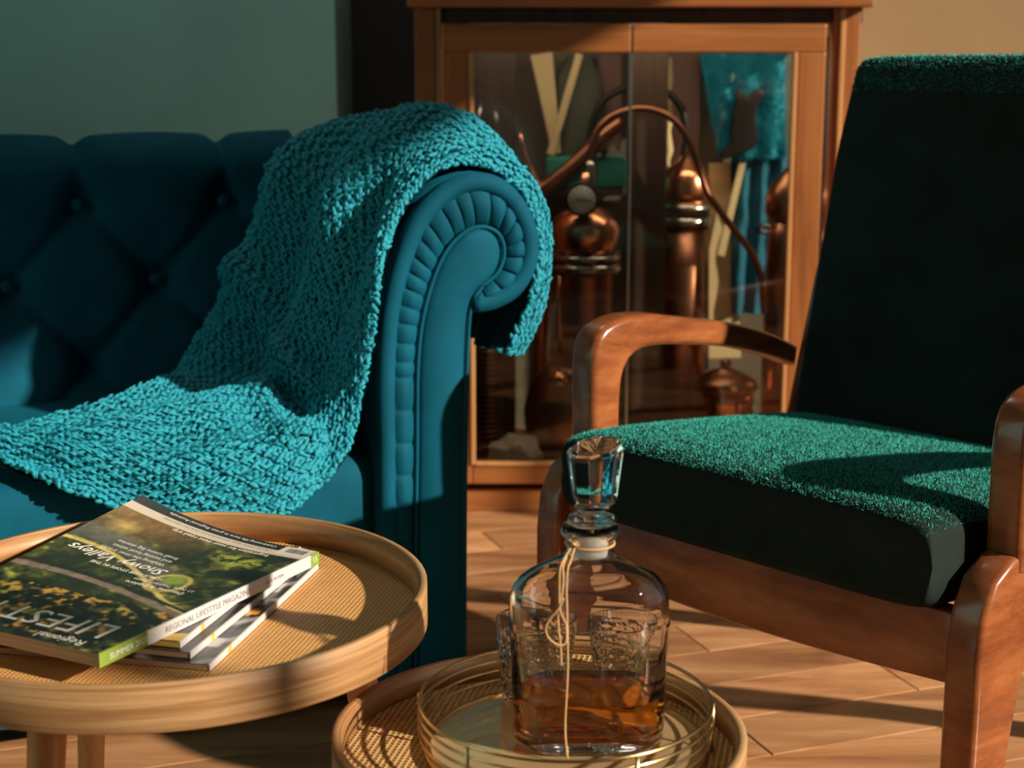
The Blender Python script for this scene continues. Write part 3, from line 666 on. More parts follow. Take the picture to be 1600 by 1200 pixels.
nrm = np.cross(gu, gv); nrm /= np.linalg.norm(nrm, axis=2)[:, :, None] + 1e-9
camv = np.array([0, 0, CAMH]) - G
flip = np.sign((nrm[NV // 2:, :] * np.array([.2, -.6, .8])).sum()); nrm *= flip
# long folds
for i in range(NV):
    for j in range(NU):
        u = j / NU; v = i / NV
        f = .012 * math.sin(u * 17 + 2.2 * math.sin(v * 5)) + .010 * noise.noise(Vector((u * 5, v * 9, 1.5)))
        f *= min(1, u * 5 + .15)
        if .25 < v < .58: f *= 1.5
        g_ = lambda a, s: math.exp(-((a) / s) ** 2)
        f += .022 * g_(v - (.600 + .02 * math.sin(u * 6)), .016) * min(1, max(0, (u - .15) * 4))
        f -= .020 * g_(v - .645, .022) * g_(u - .42, .28)
        f += .010 * g_(v - .700, .020) * g_(u - .35, .3)
        G[i, j] += nrm[i, j] * f
gv = np.gradient(G, axis=0); gu = np.gradient(G, axis=1)
nrm = np.cross(gu, gv); nrm /= np.linalg.norm(nrm, axis=2)[:, :, None] + 1e-9; nrm *= flip
bl = thing('knitted_blanket', 'chunky turquoise knitted blanket draped over the sofa arm and seat', 'blanket', sw(0, .2, .8))
top = G.reshape(-1, 3); bot = (G - nrm * .007).reshape(-1, 3)
F = []
for i in range(NV - 1):
    for j in range(NU - 1):
        a = i * NU + j; F.append((a, a + 1, a + NU + 1, a + NU)); q = NV * NU; F.append((q + a, q + a + NU, q + a + NU + 1, q + a + 1))
mesh_np('knit_ground', np.vstack([top, bot]), np.array(F), M['yarn_base'], bl)
def stitches(step):
    A = []; 
    for i in range(0, NV - 1):
        for j in range(0, NU - 1):
            for h in (0, 1):
                A.append((i, j, h))
    A = np.array(A); i, j, h = A.T
    fu = (h * .5 + .25)[:, None]; fv = .5
    P = G[i, j] * (1 - fu) * .5 + G[i + 1, j] * (1 - fu) * .5 + G[i, j + 1] * fu * .5 + G[i + 1, j + 1] * fu * .5
    n = nrm[i, j]; tv = gv[i, j]; tu = gu[i, j]
    sg = np.where(((i // 2 + j) % 2) == 0, 1, -1)[:, None] * np.where(h == 0, 1, -1)[:, None]
    ax = tv * .62 + tu * .34 * sg                    # half-vector of the stitch
    hl = np.linalg.norm(ax, axis=1)[:, None]
    ax = ax / (hl + 1e-9)
    hl = np.clip(hl * rng.uniform(.7, 1.35, hl.shape), .0035, .0105)
    ax = ax + n * rng.normal(0, .38, (len(A), 1)); ax /= np.linalg.norm(ax, axis=1)[:, None]
    sd = np.cross(n, ax); sd /= np.linalg.norm(sd, axis=1)[:, None] + 1e-9; nn = np.cross(ax, sd)
    w_ = np.linalg.norm(tu, axis=1)[:, None] * .30; w_ = np.clip(w_, .0020, .0040) * rng.uniform(.8, 1.25, (len(A), 1))
    raised = (((i // 2 + j) % 2) == 0).astype(float)[:, None]
    P = P + n * (.0012 + .0042 * raised + rng.normal(0, .0007, (len(A), 1)))
    prof_ = [(-1, .45), (-.45, 1), (.45, 1), (1, .45)]; K_ = 6; Vs = []
    for t, r in prof_:
        for k in range(K_):
            a = 2 * math.pi * k / K_
            Vs.append(P + ax * hl * t + (sd * math.cos(a) + nn * math.sin(a)) * w_ * r + n * (1 - t * t) * .0012)
    V = np.stack(Vs, 1); m = len(A); base = (np.arange(m) * len(Vs))[:, None]
    F = []
    for s in range(3):
        for k in range(K_): F.append((s * K_ + k, s * K_ + (k + 1) % K_, (s + 1) * K_ + (k + 1) % K_, (s + 1) * K_ + k))
    F += [(0, 1, 2, 3), (0, 3, 4, 5), (18, 21, 20, 19), (18, 23, 22, 21)]
    F = (base[:, :, None] + np.array(F)[None]).reshape(-1, 4)
    return V.reshape(-1, 3), F
V, F = stitches(1)
ks = mesh_np('knit_stitches', V, F, M['yarn'], bl); ks['kind'] = 'stuff'
# rolled knitted hem along the near edge
def hem(edge, r, name):
    E_ = cr(edge, 260); vs, fs = [], []
    parts = []
    for k in range(0, 258):
        p, q = E_[k], E_[k + 1]; m_ = (p + q) / 2 + rng.normal(0, .0012, 3); d_ = (q - p); d_ = d_ / np.linalg.norm(d_)
        o_ = np.cross(d_, rng.normal(0, 1, 3)); o_ /= np.linalg.norm(o_)
        a_ = d_ * .8 + o_ * .7
        parts.append(tube([m_ - a_ * .0062, m_ - a_ * .002 + o_ * .001, m_ + a_ * .002 + o_ * .001, m_ + a_ * .0062], [.0016, .0032, .0032, .0016], 6))
    h = obj(name, join(*parts), M['yarn'], bl); h['kind'] = 'stuff'
hem(G[:, 0] + nrm[:, 0] * .002, .004, 'knit_hem'); hem(G[:, 1] + nrm[:, 1] * .003, .004, 'knit_hem')

# ------------------------------------------------------------------ armchair (local: x across width a, y depth b)
CO = Vector((.07, 2.0, 0)); CA = math.atan2(-.738, .675)
ch = thing('armchair', 'low teak-framed lounge armchair with dark green wool cushions facing the coffee tables', 'armchair', CO, CA)
CW = .585
leg_p = [(-.015, 0), (-.015, .315), (-.009, .362), (.010, .396), (.045, .415), (.085, .418), (.30, .380), (.50, .335), (.56, .315), (.615, .20), (.67, 0), (.63, 0), (.56, .20), (.50, .290), (.30, .325), (.15, .345), (.105, .325), (.078, .28), (.058, .20), (.044, 0)]
def arm_profile():
    o_ = cr([(.050, .395), (.048, .50), (.050, .548), (.065, .576), (.105, .589), (.16, .588), (.24, .574), (.33, .558), (.42, .533), (.49, .505)], 40)
    i_ = cr([(.485, .474), (.42, .497), (.33, .521), (.24, .536), (.17, .543), (.13, .538), (.109, .517), (.103, .485), (.102, .43), (.103, .385)], 40)
    return [tuple(p) for p in np.vstack([o_, i_])]
ap = arm_profile()
for s in (0, 1):
    x0, x1 = (-.042, 0) if s == 0 else (CW, CW + .042)
    bm = prism(leg_p, 'x', x0, x1, .007, 3)
    obj('side_frame', bm, M['teak'], ch, world=False)
    xo = (x0 + x1) / 2
    obj('armrest', prism(ap, 'x', xo - .021, xo + .025, .010, 4), M['teak'], ch, world=False)
fr = []
for i in range(25):
    t = i / 24; x = -.002 + (CW + .004) * t; fr.append((x, .272 - .012 * math.sin(math.pi * t)))
top_ = [(x, .352 + .004 * math.sin(math.pi * i / 24)) for i, (x, z) in enumerate(fr)]
obj('front_rail', prism(fr + top_[::-1], 'y', .006, .034, .004, 2), M['teak'], ch, world=False)
obj('rear_rail', box(0, CW, .46, .49, .27, .33, .004), M['teak'], ch, world=False)
# back stiles + rails
for x in (.008, CW - .036):
    obj('back_stile', prism([(.435, .34), (.465, .33), (.545, .62), (.625, .90), (.60, .905), (.515, .62)], 'x', x, x + .028, .005, 2), M['teak'], ch, world=False)
obj('back_rail', box(.03, CW - .03, .605, .625, .84, .89, .004), M['teak'], ch, world=False)
obj('back_rail', box(.03, CW - .03, .50, .52, .44, .48, .004), M['teak'], ch, world=False)
# cushions as superellipsoid-ish padded slabs
def slab(fn, nu=48, nv=48):
    """closed padded slab: fn(u,v,side) -> point; u,v in -1..1"""
    V = []; F = []
    for side in (1, -1):
        for j in range(nv + 1):
            for i in range(nu + 1):
                V.append(fn(-1 + 2 * i / nu, -1 + 2 * j / nv, side))
    q = (nu + 1) * (nv + 1)
    for j in range(nv):
        for i in range(nu):
            a = j * (nu + 1) + i; F.append((a, a + 1, a + nu + 2, a + nu + 1)); F.append((q + a, q + a + nu + 1, q + a + nu + 2, q + a + 1))
    bm = bmesh.new(); vs = [bm.verts.new(v) for v in V]
    for f in F: bm.faces.new([vs[i] for i in f])
    bmesh.ops.remove_doubles(bm, verts=bm.verts[:], dist=1e-5); bmesh.ops.recalc_face_normals(bm, faces=bm.faces[:])
    return bm
def edge(u, p=3.2): return max(0, 1 - abs(u) ** p) ** (1 / 2.2)
def wob(v): return math.copysign(abs(math.sin(v * math.pi / 2)) ** .9, v)
def seat_pt(u, v, side):
    u2, v2 = wob(u), wob(v)
    x = CW / 2 + .008 + u2 * (CW / 2 - .018); y = .215 + v2 * .245
    e = edge(u, 6) * edge(v, 6)
    zc = .405 - .045 * (y - .0) / .46                      # slopes to the rear
    if side > 0: z = zc + .055 * e + .012 * (1 - u * u) * (1 - v * v)
    else: z = zc - .055 * e
    if v < -.55: y += -.012 * e
    return (x, y, z)
sc = obj('seat_cushion', slab(seat_pt, 56, 56), M['shade_boucle'], ch, world=False)
def back_pt(u, v, side):
    u2, v2 = wob(u), wob(v)
    x = CW / 2 + .003 + u2 * (CW / 2 - .026); h = .655 + v2 * .278
    yc = .475 + (h - .40) * .215 + .018 * max(0, (h - .8)) * 6
    e = edge(u, 6) * edge(v, 7)
    y = yc - (.045 * e + .008 * (1 - u * u)) if side > 0 else yc + .038 * e
    z = h - .010 * abs(u) ** 4 * (1 if v > .8 else 0)
    return (x, y, z)
bc = obj('back_cushion', slab(back_pt, 56, 64), M['shade_boucle'], ch, world=False)
def surf_samples(o, k, cond):
    me = o.data; me.calc_loop_triangles(); P = []; Nn = []; T = [t for t in me.loop_triangles if cond(Vector(t.center), t.normal)] if hasattr(me.loop_triangles[0], 'center') else \
        [t for t in me.loop_triangles if cond(sum((me.vertices[i].co for i in t.vertices), Vector()) / 3, t.normal)]
    A = np.array([t.area for t in T]); idx = rng.choice(len(T), k, p=A / A.sum())
    for i in idx:
        t = T[i]; a, b, c_ = (me.vertices[q].co for q in t.vertices); r, s = random.random(), random.random()
        if r + s > 1: r, s = 1 - r, 1 - s
        P.append(a + (b - a) * r + (c_ - a) * s); Nn.append(t.normal)
    return np.array([list(p) for p in P]), np.array([list(p) for p in Nn])
p_, n_ = surf_samples(sc, 70000, lambda c, n: n.z > .45)  # bright fibres only on the sunlit seat top
fuzz(p_, n_, .0038, .0005, .55, 'wool_pile', M['sunlit_pile'], ch, world=False)
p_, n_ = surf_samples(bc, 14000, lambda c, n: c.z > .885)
fuzz(p_, n_, .0036, .0006, .55, 'wool_pile', M['sunlit_pile'], ch, world=False)

# ------------------------------------------------------------------ coffee tables
def tray_table(cx, cy, r, ztop, rim_h, drop, canemat, label, angs, lr, legr, name='coffee_table'):
    t = thing(name, label, 'table', (cx, cy, 0)); n = 96; th = .0065
    zs = ztop - drop; zb = ztop - rim_h
    obj('rim', lathe([(r - .001, zb), (r, zb + .001), (r, ztop - .001), (r - .001, ztop), (r - th + .001, ztop), (r - th, ztop - .001), (r - th, zb + .001), (r - th + .001, zb)], (cx, cy), n, closed=True), M['oak_rim'], t)
    obj('rim_lining', lathe([(r - th + .0002, zs - .002), (r - th + .0002, ztop - .0015), (r - th - .0012, ztop - .0015), (r - th - .0012, zs - .002)], (cx, cy), n, closed=True), M['oak_inner'], t)
    obj('tabletop', lathe([(r - th, zs - .008), (r - th, zs), (.001, zs)], (cx, cy), n), canemat, t, smooth=False, label='woven cane surface')
    for a in angs:
        a = R(a); p = (cx + lr * math.cos(a), cy + lr * math.sin(a), zs - .008); q = (cx + (lr + .055) * math.cos(a), cy + (lr + .055) * math.sin(a), .0)
        P_ = [Vector(p).lerp(Vector(q), k / 10) for k in range(11)]
        obj('leg', tube(P_, [legr * (1 - .35 * k / 10) for k in range(11)], 20), M['oak_leg'], t)
        obj('leg_bracket', lathe([(legr * 1.5, zs - .016), (legr * 1.5, zs - .008)], (p[0], p[1]), 18), M['oak_leg'], t)
    return zs
D1 = .470; D2 = .540; D3 = .520
zL = tray_table(-.683 * D1, 2.940 * D1, .5156 * D1, CAMH - D1, .041, .029, M['cane_big'], 'larger round oak coffee table with woven cane top holding the magazines', (248, 128, 8), .170, .0165)
zS = tray_table(.0415 * D2, 2.2646 * D2, .3182 * D2, CAMH - D2, .036, .024, M['cane_small'], 'smaller lower round oak side table with cane top holding the tray', (270, 150, 30), .105, .014)

# ------------------------------------------------------------------ gold tray
tx, ty, tr = .0853 * D3, 2.3742 * D3, .2342 * D3; tz1 = CAMH - D3
ty_ = thing('wire_tray', 'round gold wire tray with mirrored base on the smaller table', 'tray', (tx, ty, zS))
TZ0 = zS + .004
obj('mirror_base', lathe([(tr - .012, zS + .0005), (tr - .009, TZ0), (.001, TZ0)], (tx, ty), 96), M['mirror'], ty_, smooth=False)
obj('base_ring', tube([(tx + (tr - .006) * math.cos(a), ty + (tr - .006) * math.sin(a), TZ0) for a in np.linspace(0, 2 * math.pi, 96, endpoint=False)], .0036, 8, closed=True), M['gold'], ty_)
for k in range(4):
    z = tz1 - k * (tz1 - TZ0 - .004) / 4.0
    obj('wire_ring', tube([(tx + tr * math.cos(a), ty + tr * math.sin(a), z) for a in np.linspace(0, 2 * math.pi, 120, endpoint=False)], .0013 if k else .0016, 8, closed=True), M['gold'], ty_)
for a in (-130, -65, -5, 55, 115, 175):
    a = R(a)
    obj('upright', tube([(tx + (tr + .0015) * math.cos(a), ty + (tr + .0015) * math.sin(a), tz1 + .0005), (tx + (tr + .0015) * math.cos(a), ty + (tr + .0015) * math.sin(a), zS + .001)], .0016, 8), M['gold'], ty_)

# ------------------------------------------------------------------ decanter
DX, DY = .0640, 1.238
def section(hw, hd, ch_, blend, n=96):
    """octagonal rounded rectangle blended with a circle of radius hw"""
    out = []
    for k in range(n):
        a = 2 * math.pi * k / n; c_, s = math.cos(a), math.sin(a)
        r1_ = 1 / max(abs(c_) / hw, abs(s) / hd, 1e-9)
        r2__ = (hw + hd - ch_) / (abs(c_) + abs(s))
        r = (r1_ ** -14 + r2__ ** -14) ** (-1 / 14)
        r = r * (1 - blend) + hw * blend
        out.append((c_ * r, s * r))
    return out
def loft(secs, cx, cy, n=96, flip=False, cap0=True, cap1=True):
    V = []; F = []
    for z, hw, hd, c_, b in secs:
        for x, y in section(hw, hd, c_, b, n): V.append((cx + x, cy + y, z))
    for i in range(len(secs) - 1):
        for k in range(n): F.append((i * n + k, i * n + (k + 1) % n, (i + 1) * n + (k + 1) % n, (i + 1) * n + k))
    if cap0: F.append(tuple(range(n))[::-1])
    if cap1: F.append(tuple((len(secs) - 1) * n + k for k in range(n)))
    if flip: F = [f[::-1] for f in F]
    return V, F
zb = TZ0 + .0006; zy = lambda p: zat(p, DY)
dec = thing('glass_decanter', 'clear glass decanter with faceted stopper, holding a little amber whisky', 'decanter', (DX, DY, zb))
HW, HD = .0668, .036
outer = [(zb, HW - .010, HD - .008, .020, 0), (zb + .002, HW - .005, HD - .004, .022, 0), (zb + .008, HW - .0025, HD - .002, .022, 0), (zb + .06, HW - .0015, HD - .001, .022, 0),
         (zy(945), HW, HD, .022, 0), (zy(928), HW - .0005, HD - .0005, .022, .02), (zy(915), HW - .0035, HD - .001, .022, .06), (zy(903), HW - .0085, HD - .002, .022, .12),
         (zy(893), HW - .016, HD - .004, .022, .22), (zy(884), HW - .025, HD - .008, .021, .38), (zy(876), HW - .035, HD - .013, .018, .6), (zy(870), .0245, .021, .014, .85), (zy(866), .0205, .0205, .010, 1), (zy(858), .0192, .0192, .01, 1), (zy(842), .0192, .0192, .01, 1),
         (zy(839), .0215, .0215, .01, 1), (zy(834), .0236, .0236, .01, 1), (zy(826), .0240, .0240, .01, 1), (zy(820), .0222, .0222, .01, 1), (zy(817), .0190, .0190, .01, 1), (zy(818), .0150, .0150, .01, 1)]
W = .0042; FLR = zb + .011
inner = [(FLR, HW - .022, HD - .017, .015, .1), (FLR + .0015, HW - .012, HD - .0085, .018, 0), (FLR + .006, HW - .0075, HD - .0055, .020, 0), (zy(945), HW - W, HD - W, .020, 0), (zy(926), HW - W - .001, HD - W, .020, .03),
         (zy(912), HW - W - .005, HD - W - .002, .020, .08), (zy(900), HW - W - .012, HD - W - .004, .020, .16), (zy(890), HW - W - .021, HD - W - .008, .02, .32), (zy(881), HW - W - .031, HD - W - .012, .017, .6), (zy(872), .0178, .0155, .010, .9), (zy(864), .0150, .0150, .01, 1), (zy(818), .0150, .0150, .01, 1)]
Vo, Fo = loft(outer, DX, DY, cap1=False); Vi, Fi = loft(inner, DX, DY, flip=True, cap1=False)
n0 = len(Vo); no_, ni_ = (len(outer) - 1) * 96, (len(inner) - 1) * 96
Vd = Vo + Vi; Fd = Fo + [tuple(q + n0 for q in f) for f in Fi]
Vd[no_:no_ + 96] = Vo[no_:no_ + 96]
Fd += [(no_ + k, no_ + (k + 1) % 96, n0 + ni_ + (k + 1) % 96, n0 + ni_ + k) for k in range(96)]
bm = bmesh.new(); vs = [bm.verts.new(v) for v in Vd]
for f in Fd: bm.faces.new([vs[i] for i in f])
bmesh.ops.remove_doubles(bm, verts=bm.verts[:], dist=2e-5)
o = obj('bottle_body', bm, M['glass'], dec)
ZLQ = zat(1079, DY)
def ins(z):   # liquid just overlaps the inner wall
    for a, b in zip(inner, inner[1:]):
        if a[0] <= z <= b[0]:
            t = (z - a[0]) / (b[0] - a[0]); return tuple(a[k] * (1 - t) + b[k] * t for k in range(5))
E_ = .0003
lq = [(z_, s[1] + E_, s[2] + E_, s[3], s[4]) for z_, s in ((z_, ins(z_)) for z_ in (FLR + 1e-6, FLR + .0015, FLR + .004, FLR + .008, ZLQ - .004, ZLQ - .001, ZLQ))]
lq[0] = (FLR - E_,) + lq[0][1:]
obj('whisky', loft(lq, DX, DY), M['whisky'], dec, smooth=True)
# stopper: plug, collar, faceted head
SX = DX + .0035
obj('stopper_plug', lathe([(.0138, zy(868)), (.0143, zy(860)), (.0146, zy(822)), (.0146, zy(818))], (DX, DY), 40), M['frost'], dec, label='frosted ground-glass plug')
stp = obj('stopper', lathe([(.0146, zy(817)), (.0185, zy(815)), (.0200, zy(811)), (.0190, zy(807)), (.0135, zy(803)), (.0112, zy(799)), (.0118, zy(794)), (.0150, zy(791))], (SX - .002, DY), 48), M['glass'], dec)
V = []; F = []; n = 8; rings = [(zy(790.5), .0125, 0), (zy(785), .0172, 0), (zy(774), .0190, 0), (zy(712), .0232, .0015), (zy(704), .0240, .003), (zy(697), .0215, .0042), ]
tilt = -.12
for z, r, tl in rings:
    for k in range(n):
        a = 2 * math.pi * (k + .5) / n + .15; x = r * math.cos(a); y = r * .82 * math.sin(a)
        V.append((SX + x, DY + y, z + tl * x / .023 + (tl * 1.1) * (y / .02)))
for i in range(len(rings) - 1):
    for k in range(n): F.append((i * n + k, i * n + (k + 1) % n, (i + 1) * n + (k + 1) % n, (i + 1) * n + k))
F.append(tuple(range(n))[::-1]); F.append(tuple((len(rings) - 1) * n + k for k in range(n)))
bm = bmesh.new(); vs = [bm.verts.new(v) for v in V]
for f in F: bm.faces.new([vs[i] for i in f])
bmesh.ops.recalc_face_normals(bm, faces=bm.faces[:]); bmesh.ops.bevel(bm, geom=bm.edges[:], offset=.0006, segments=1, affect='EDGES')
obj('stopper_head', bm, M['glass'], dec, smooth=False)
# twine
def yfront(py, extra=.0015):
    z = zy(py)
    for a, b in zip(outer, outer[1:]):
        if a[0] <= z <= b[0]:
            t = (z - a[0]) / (b[0] - a[0]); hd = a[2] * (1 - t) + b[2] * t; hw = a[1] * (1 - t) + b[1] * t; bl_ = a[4] * (1 - t) + b[4] * t
            return hd * (1 - bl_) + hw * bl_ + extra
    return HD + extra
def tw(px, py, e=.0015): return at(px, py, DY - yfront(py, e) * (.96 if py > 866 else .9))
twn = thing('twine_cord', 'thin jute twine knotted round the decanter neck and hanging down its front', 'twine', (DX, DY - .02, zy(848)))
obj('neck_wrap', tube([(DX + .0202 * math.cos(a), DY + .0202 * math.sin(a), zy(848)) for a in np.linspace(0, 2 * math.pi, 40, endpoint=False)], .0010, 6, closed=True), M['twine'], twn)
for path in ([(902, 848), (893, 856), (882, 872), (875, 890), (874, 915), (874, 945), (877, 960), (884, 975), (885, 1000), (880, 1008), (868, 1006), (856, 995), (853, 980), (860, 966), (872, 952), (880, 935)],
             [(900, 852), (888, 866), (880, 885), (880, 910), (876, 940), (872, 960), (873, 985), (876, 1010), (877, 1040)],
             [(898, 855), (892, 875), (887, 890), (885, 920), (886, 960), (887, 1010), (887, 1050), (885, 1090), (883, 1130), (884, 1160), (887, 1185)]):
    obj('strand', tube(cr([tw(x, y, .0012 + .0008 * i % 3) for i, (x, y) in enumerate(path)], 70), .00085, 6), M['twine'], twn)
lump('knot', tw(900, 850, .002), .0035, .003, .003, M['twine'], twn, amp=.5)

# ------------------------------------------------------------------ cut tumblers
def tumbler(cx, cy, label):
    t = thing('whisky_tumbler', label, 'glass', (cx, cy, TZ0 + .0005), 0, 'whisky tumblers on the tray')
    z0 = TZ0 + .0005; H = .079; n = 48; V = []; F = []
    prof_ = [(.024, 0), (.0285, .0015), (.030, .006)] + [(.0305 + .0045 * k / 10, .008 + .050 * k / 10) for k in range(11)] + [(.0355, .062), (.0362, H - .001), (.0358, H), (.0350, H), (.0347, H - .001), (.0325, .045), (.0300, .016), (.027, .0135), (.001, .0130)]
    for i, (r, z) in enumerate(prof_):
        for k in range(n):
            a = 2 * math.pi * k / n; rr = r
            if 3 <= i <= 13: rr -= .0016 * abs(math.sin(a * 6 + (i % 4) * math.pi / 4)) * (1 if (i + (k // 4)) % 2 else .2)
            V.append((cx + rr * math.cos(a), cy + rr * math.sin(a), z0 + z))
    for i in range(len(prof_) - 1):
        for k in range(n): F.append((i * n + k, i * n + (k + 1) % n, (i + 1) * n + (k + 1) % n, (i + 1) * n + k))
    F.append(tuple(range(n))[::-1]); F.append(tuple((len(prof_) - 1) * n + k for k in range(n)))
    obj('cut_glass_body', (V, F), M['glass'], t, smooth=False)
tumbler(.0215, 1.3195, 'cut glass tumbler behind the left side of the decanter')
tumbler(.1035, 1.3150, 'cut glass tumbler behind the right side of the decanter')

# ------------------------------------------------------------------ magazines
def text_mesh(s, size, bold=0, shear=0):
    cu = bpy.data.curves.new('t', 'FONT'); cu.body = s; cu.size = size; cu.resolution_u = 2; cu.shear = shear; cu.offset = bold
    o = bpy.data.objects.new('t', cu); COL.objects.link(o); dg = bpy.context.evaluated_depsgraph_get(); dg.update()
    me = bpy.data.meshes.new_from_object(o.evaluated_get(dg))
    V = [tuple(v.co) for v in me.vertices]; F = [tuple(p.vertices) for p in me.polygons]
    bpy.data.objects.remove(o); bpy.data.curves.remove(cu); bpy.data.meshes.remove(me)
    return V, F
def magazine(name, P0, P1, width, thick, zbase, label, curl, cover, spine_m, group='magazines on the larger table', z_tilt=None):
    """P0/P1: spine near and far end (xy). Cover spreads to the left of P0->P1."""
    P0, P1 = Vector((*P0, 0)), Vector((*P1, 0)); d = (P1 - P0); L = d.length; d.normalize(); s = Vector((-d.y, d.x, 0))
    t = thing(name, label, 'magazine', (P0.x, P0.y, zbase), 0, group)
    def pos(u, v, h):    # u away from the spine, v along spine from the near end, h height
        return P0 + s * u + d * v + Vector((0, 0, zbase + h + curl(u, v)))
    nu, nv = (200, 270) if thick > .01 else (60, 80)
    V = [pos(width * i / nu, L * j / nv, thick) for j in range(nv + 1) for i in range(nu + 1)]
    F = [(j * (nu + 1) + i, j * (nu + 1) + i + 1, (j + 1) * (nu + 1) + i + 1, (j + 1) * (nu + 1) + i) for j in range(nv) for i in range(nu)]
    F = [f[::-1] for f in F] if (V[1] - V[0]).cross(V[nu + 1] - V[0]).z < 0 else F
    o = obj('front_cover', (V, F), M['cover'], t)
    ca = o.data.color_attributes.new('Col', 'FLOAT_COLOR', 'POINT')
    U_, V_ = np.meshgrid(np.linspace(0, 1, nu + 1), np.linspace(0, 1, nv + 1)); col = cover(U_.ravel(), V_.ravel())
    ca.data.foreach_set('color', np.c_[col, np.ones(len(col))].astype(np.float32).ravel())
    # page block: closed shell just under the cover
    V = []; F = []; m1, m2 = 24, 30
    for h in (thick - .0003, .0003):
        for j in range(m2 + 1):
            for i in range(m1 + 1): V.append(pos(.0008 + (width - .0014) * i / m1, .0006 + (L - .0012) * j / m2, h))
    q = (m1 + 1) * (m2 + 1)
    for j in range(m2):
        for i in range(m1):
            a = j * (m1 + 1) + i; F.append((a, a + 1, a + m1 + 2, a + m1 + 1)); F.append((q + a, q + a + m1 + 1, q + a + m1 + 2, q + a + 1))
    for i in range(m1):
        for j in (0, m2): a = j * (m1 + 1) + i; F.append((a, a + 1, q + a + 1, q + a))
    for j in range(m2):
        for i in (0, m1): a = j * (m1 + 1) + i; F.append((a, a + m1 + 1, q + a + m1 + 1, q + a))
    obj('page_block', (V, F), M['page'], t, smooth=False)
    def strip(v0, v1, m, nm):
        V = []; n_ = 30
        for k in range(n_ + 1):
            v = v0 + (v1 - v0) * k / n_
            for h, u in ((thick + .0002, .0012), (thick + .0002, -.0004), (0, -.0004), (0, .001)): V.append(pos(u, v, h))
        F = [(k * 4 + c, k * 4 + c + 1, k * 4 + c + 5, k * 4 + c + 4) for k in range(n_) for c in range(3)]
        return obj(nm, (V, F), m, t, smooth=False)
    for v0, v1, m, nm in spine_m: strip(v0 * L, v1 * L, m, nm)
    return t, pos, L
def noise2(U_, V_, f, seed, oct_=4):
    out = np.zeros_like(U_); a = 1; 
    r = np.random.default_rng(seed)
    for _ in range(oct_):
        g = r.random((64, 64)); x = U_ * f; y = V_ * f * 1.4; xi = np.floor(x).astype(int); yi = np.floor(y).astype(int); fx = x - xi; fy = y - yi
        fx = fx * fx * (3 - 2 * fx); fy = fy * fy * (3 - 2 * fy)
        G_ = lambda a_, b_: g[a_ % 64, b_ % 64]
        out += a * ((G_(xi, yi) * (1 - fx) + G_(xi + 1, yi) * fx) * (1 - fy) + (G_(xi, yi + 1) * (1 - fx) + G_(xi + 1, yi + 1) * fx) * fy); a *= .55; f *= 2.1
    return out / 2.0
def mix(a, b, t): t = np.clip(t, 0, 1)[:, None]; return np.array(a) * (1 - t) + np.array(b) * t if np.ndim(b) == 1 and np.ndim(a) == 1 else a * (1 - t) + np.asarray(b) * t
def river_cover(u, v):
    """aerial bushland print: golden scrub, a bending railway and river, dark green hills, pale band and black foot"""
    n1 = noise2(u, v, 9, 1, 5); n2 = noise2(u, v, 34, 2, 3); n3 = noise2(u, v, 4, 3)
    n1 = n1 + (n2 - .5) * .35
    c = mix((.018, .028, .012), (.10, .115, .03), (n1 - .45) * 3.0)
    c = mix(c, (.50, .27, .05), (n2 - .50) * 7 * (v < .33) * (n3 > .42) * (v > .04)); c = mix(c, (.34, .36, .05), (n1 - .70) * 6)
    c = mix(c, (.010, .010, .008), (.50 - n2) * 8 * (v < .33))
    # river bend
    rc = .46 + .12 * np.sin((u - .30) * 3.2) + .10 * u
    dr_ = v - rc
    c = mix(c, (.11, .12, .10), np.clip(1 - np.abs(dr_ - .05) / .07, 0, 1) * 2 * (u > .28))
    c = mix(c, (.62, .50, .16), np.clip(1 - np.abs(dr_ + .025) / .014, 0, 1) * 1.6)
    c = mix(c, (.55, .42, .12), np.clip(1 - np.abs(np.hypot((u - .30) * 1.0, (v - .53) * 1.2) - .085) / .016, 0, 1) * 1.4 * (u < .46))
    c = mix(c, (.24, .34, .06), np.clip(1 - np.hypot((u - .30), (v - .56) * 1.3) / .07, 0, 1) * 2)
    # railway / road
    rw = .345 + .06 * np.sin((u - .1) * 3.0) + .04 * u
    c = mix(c, (.22, .17, .13), np.clip(1 - np.abs(v - rw) / .017, 0, 1) * 3)
    c = mix(c, (.02, .02, .018), np.clip(1 - np.abs(v - rw - .03) / .010, 0, 1) * 2)
    c = mix(c, (.012, .012, .010), np.clip(1 - np.abs(v - .24 - .35 * u) / .022, 0, 1) * 2.5 * (u < .30))
    # sunlit meadow, brown hills
    c = mix(c, (.30, .36, .05), np.clip(1 - np.hypot((u - .22) * .9, (v - .80) * 2.6) / .16, 0, 1) * 1.6 * (n2 > .4))
    c = mix(c, (.26, .15, .05), np.clip((v - .70) * 6, 0, 1) * np.clip((u - .4) * 3, 0, 1) * .8)
    c = mix(c, (.44, .33, .10), np.clip(1 - np.hypot((u - .86) * 1.2, (v - .80) * 2) / .12, 0, 1) * 1.3)
    c = mix(c, (.012, .02, .012), np.clip(1 - np.hypot((u - .15) * .6, (v - .68) * 2.2) / .13, 0, 1) * 1.6)
    c = c * (.55 + .9 * np.clip(n2, .2, 1.1))[:, None]
    c = np.where((v > .905)[:, None], np.array([[.62, .55, .45]]), c); c = np.where((v > .950)[:, None], np.array([[.022, .022, .024]]), c)
    c = np.where(((v > .925) & (u < .17))[:, None], np.array([[.72, .68, .62]]), c)
    bar_ = (v > .945) & (v < .985) & (u > .03) & (u < .14)
    c = np.where(bar_[:, None], np.where((np.floor(u * 420) % 3 < 2)[:, None], .10, .6) * np.ones((1, 3)), c)
    return c
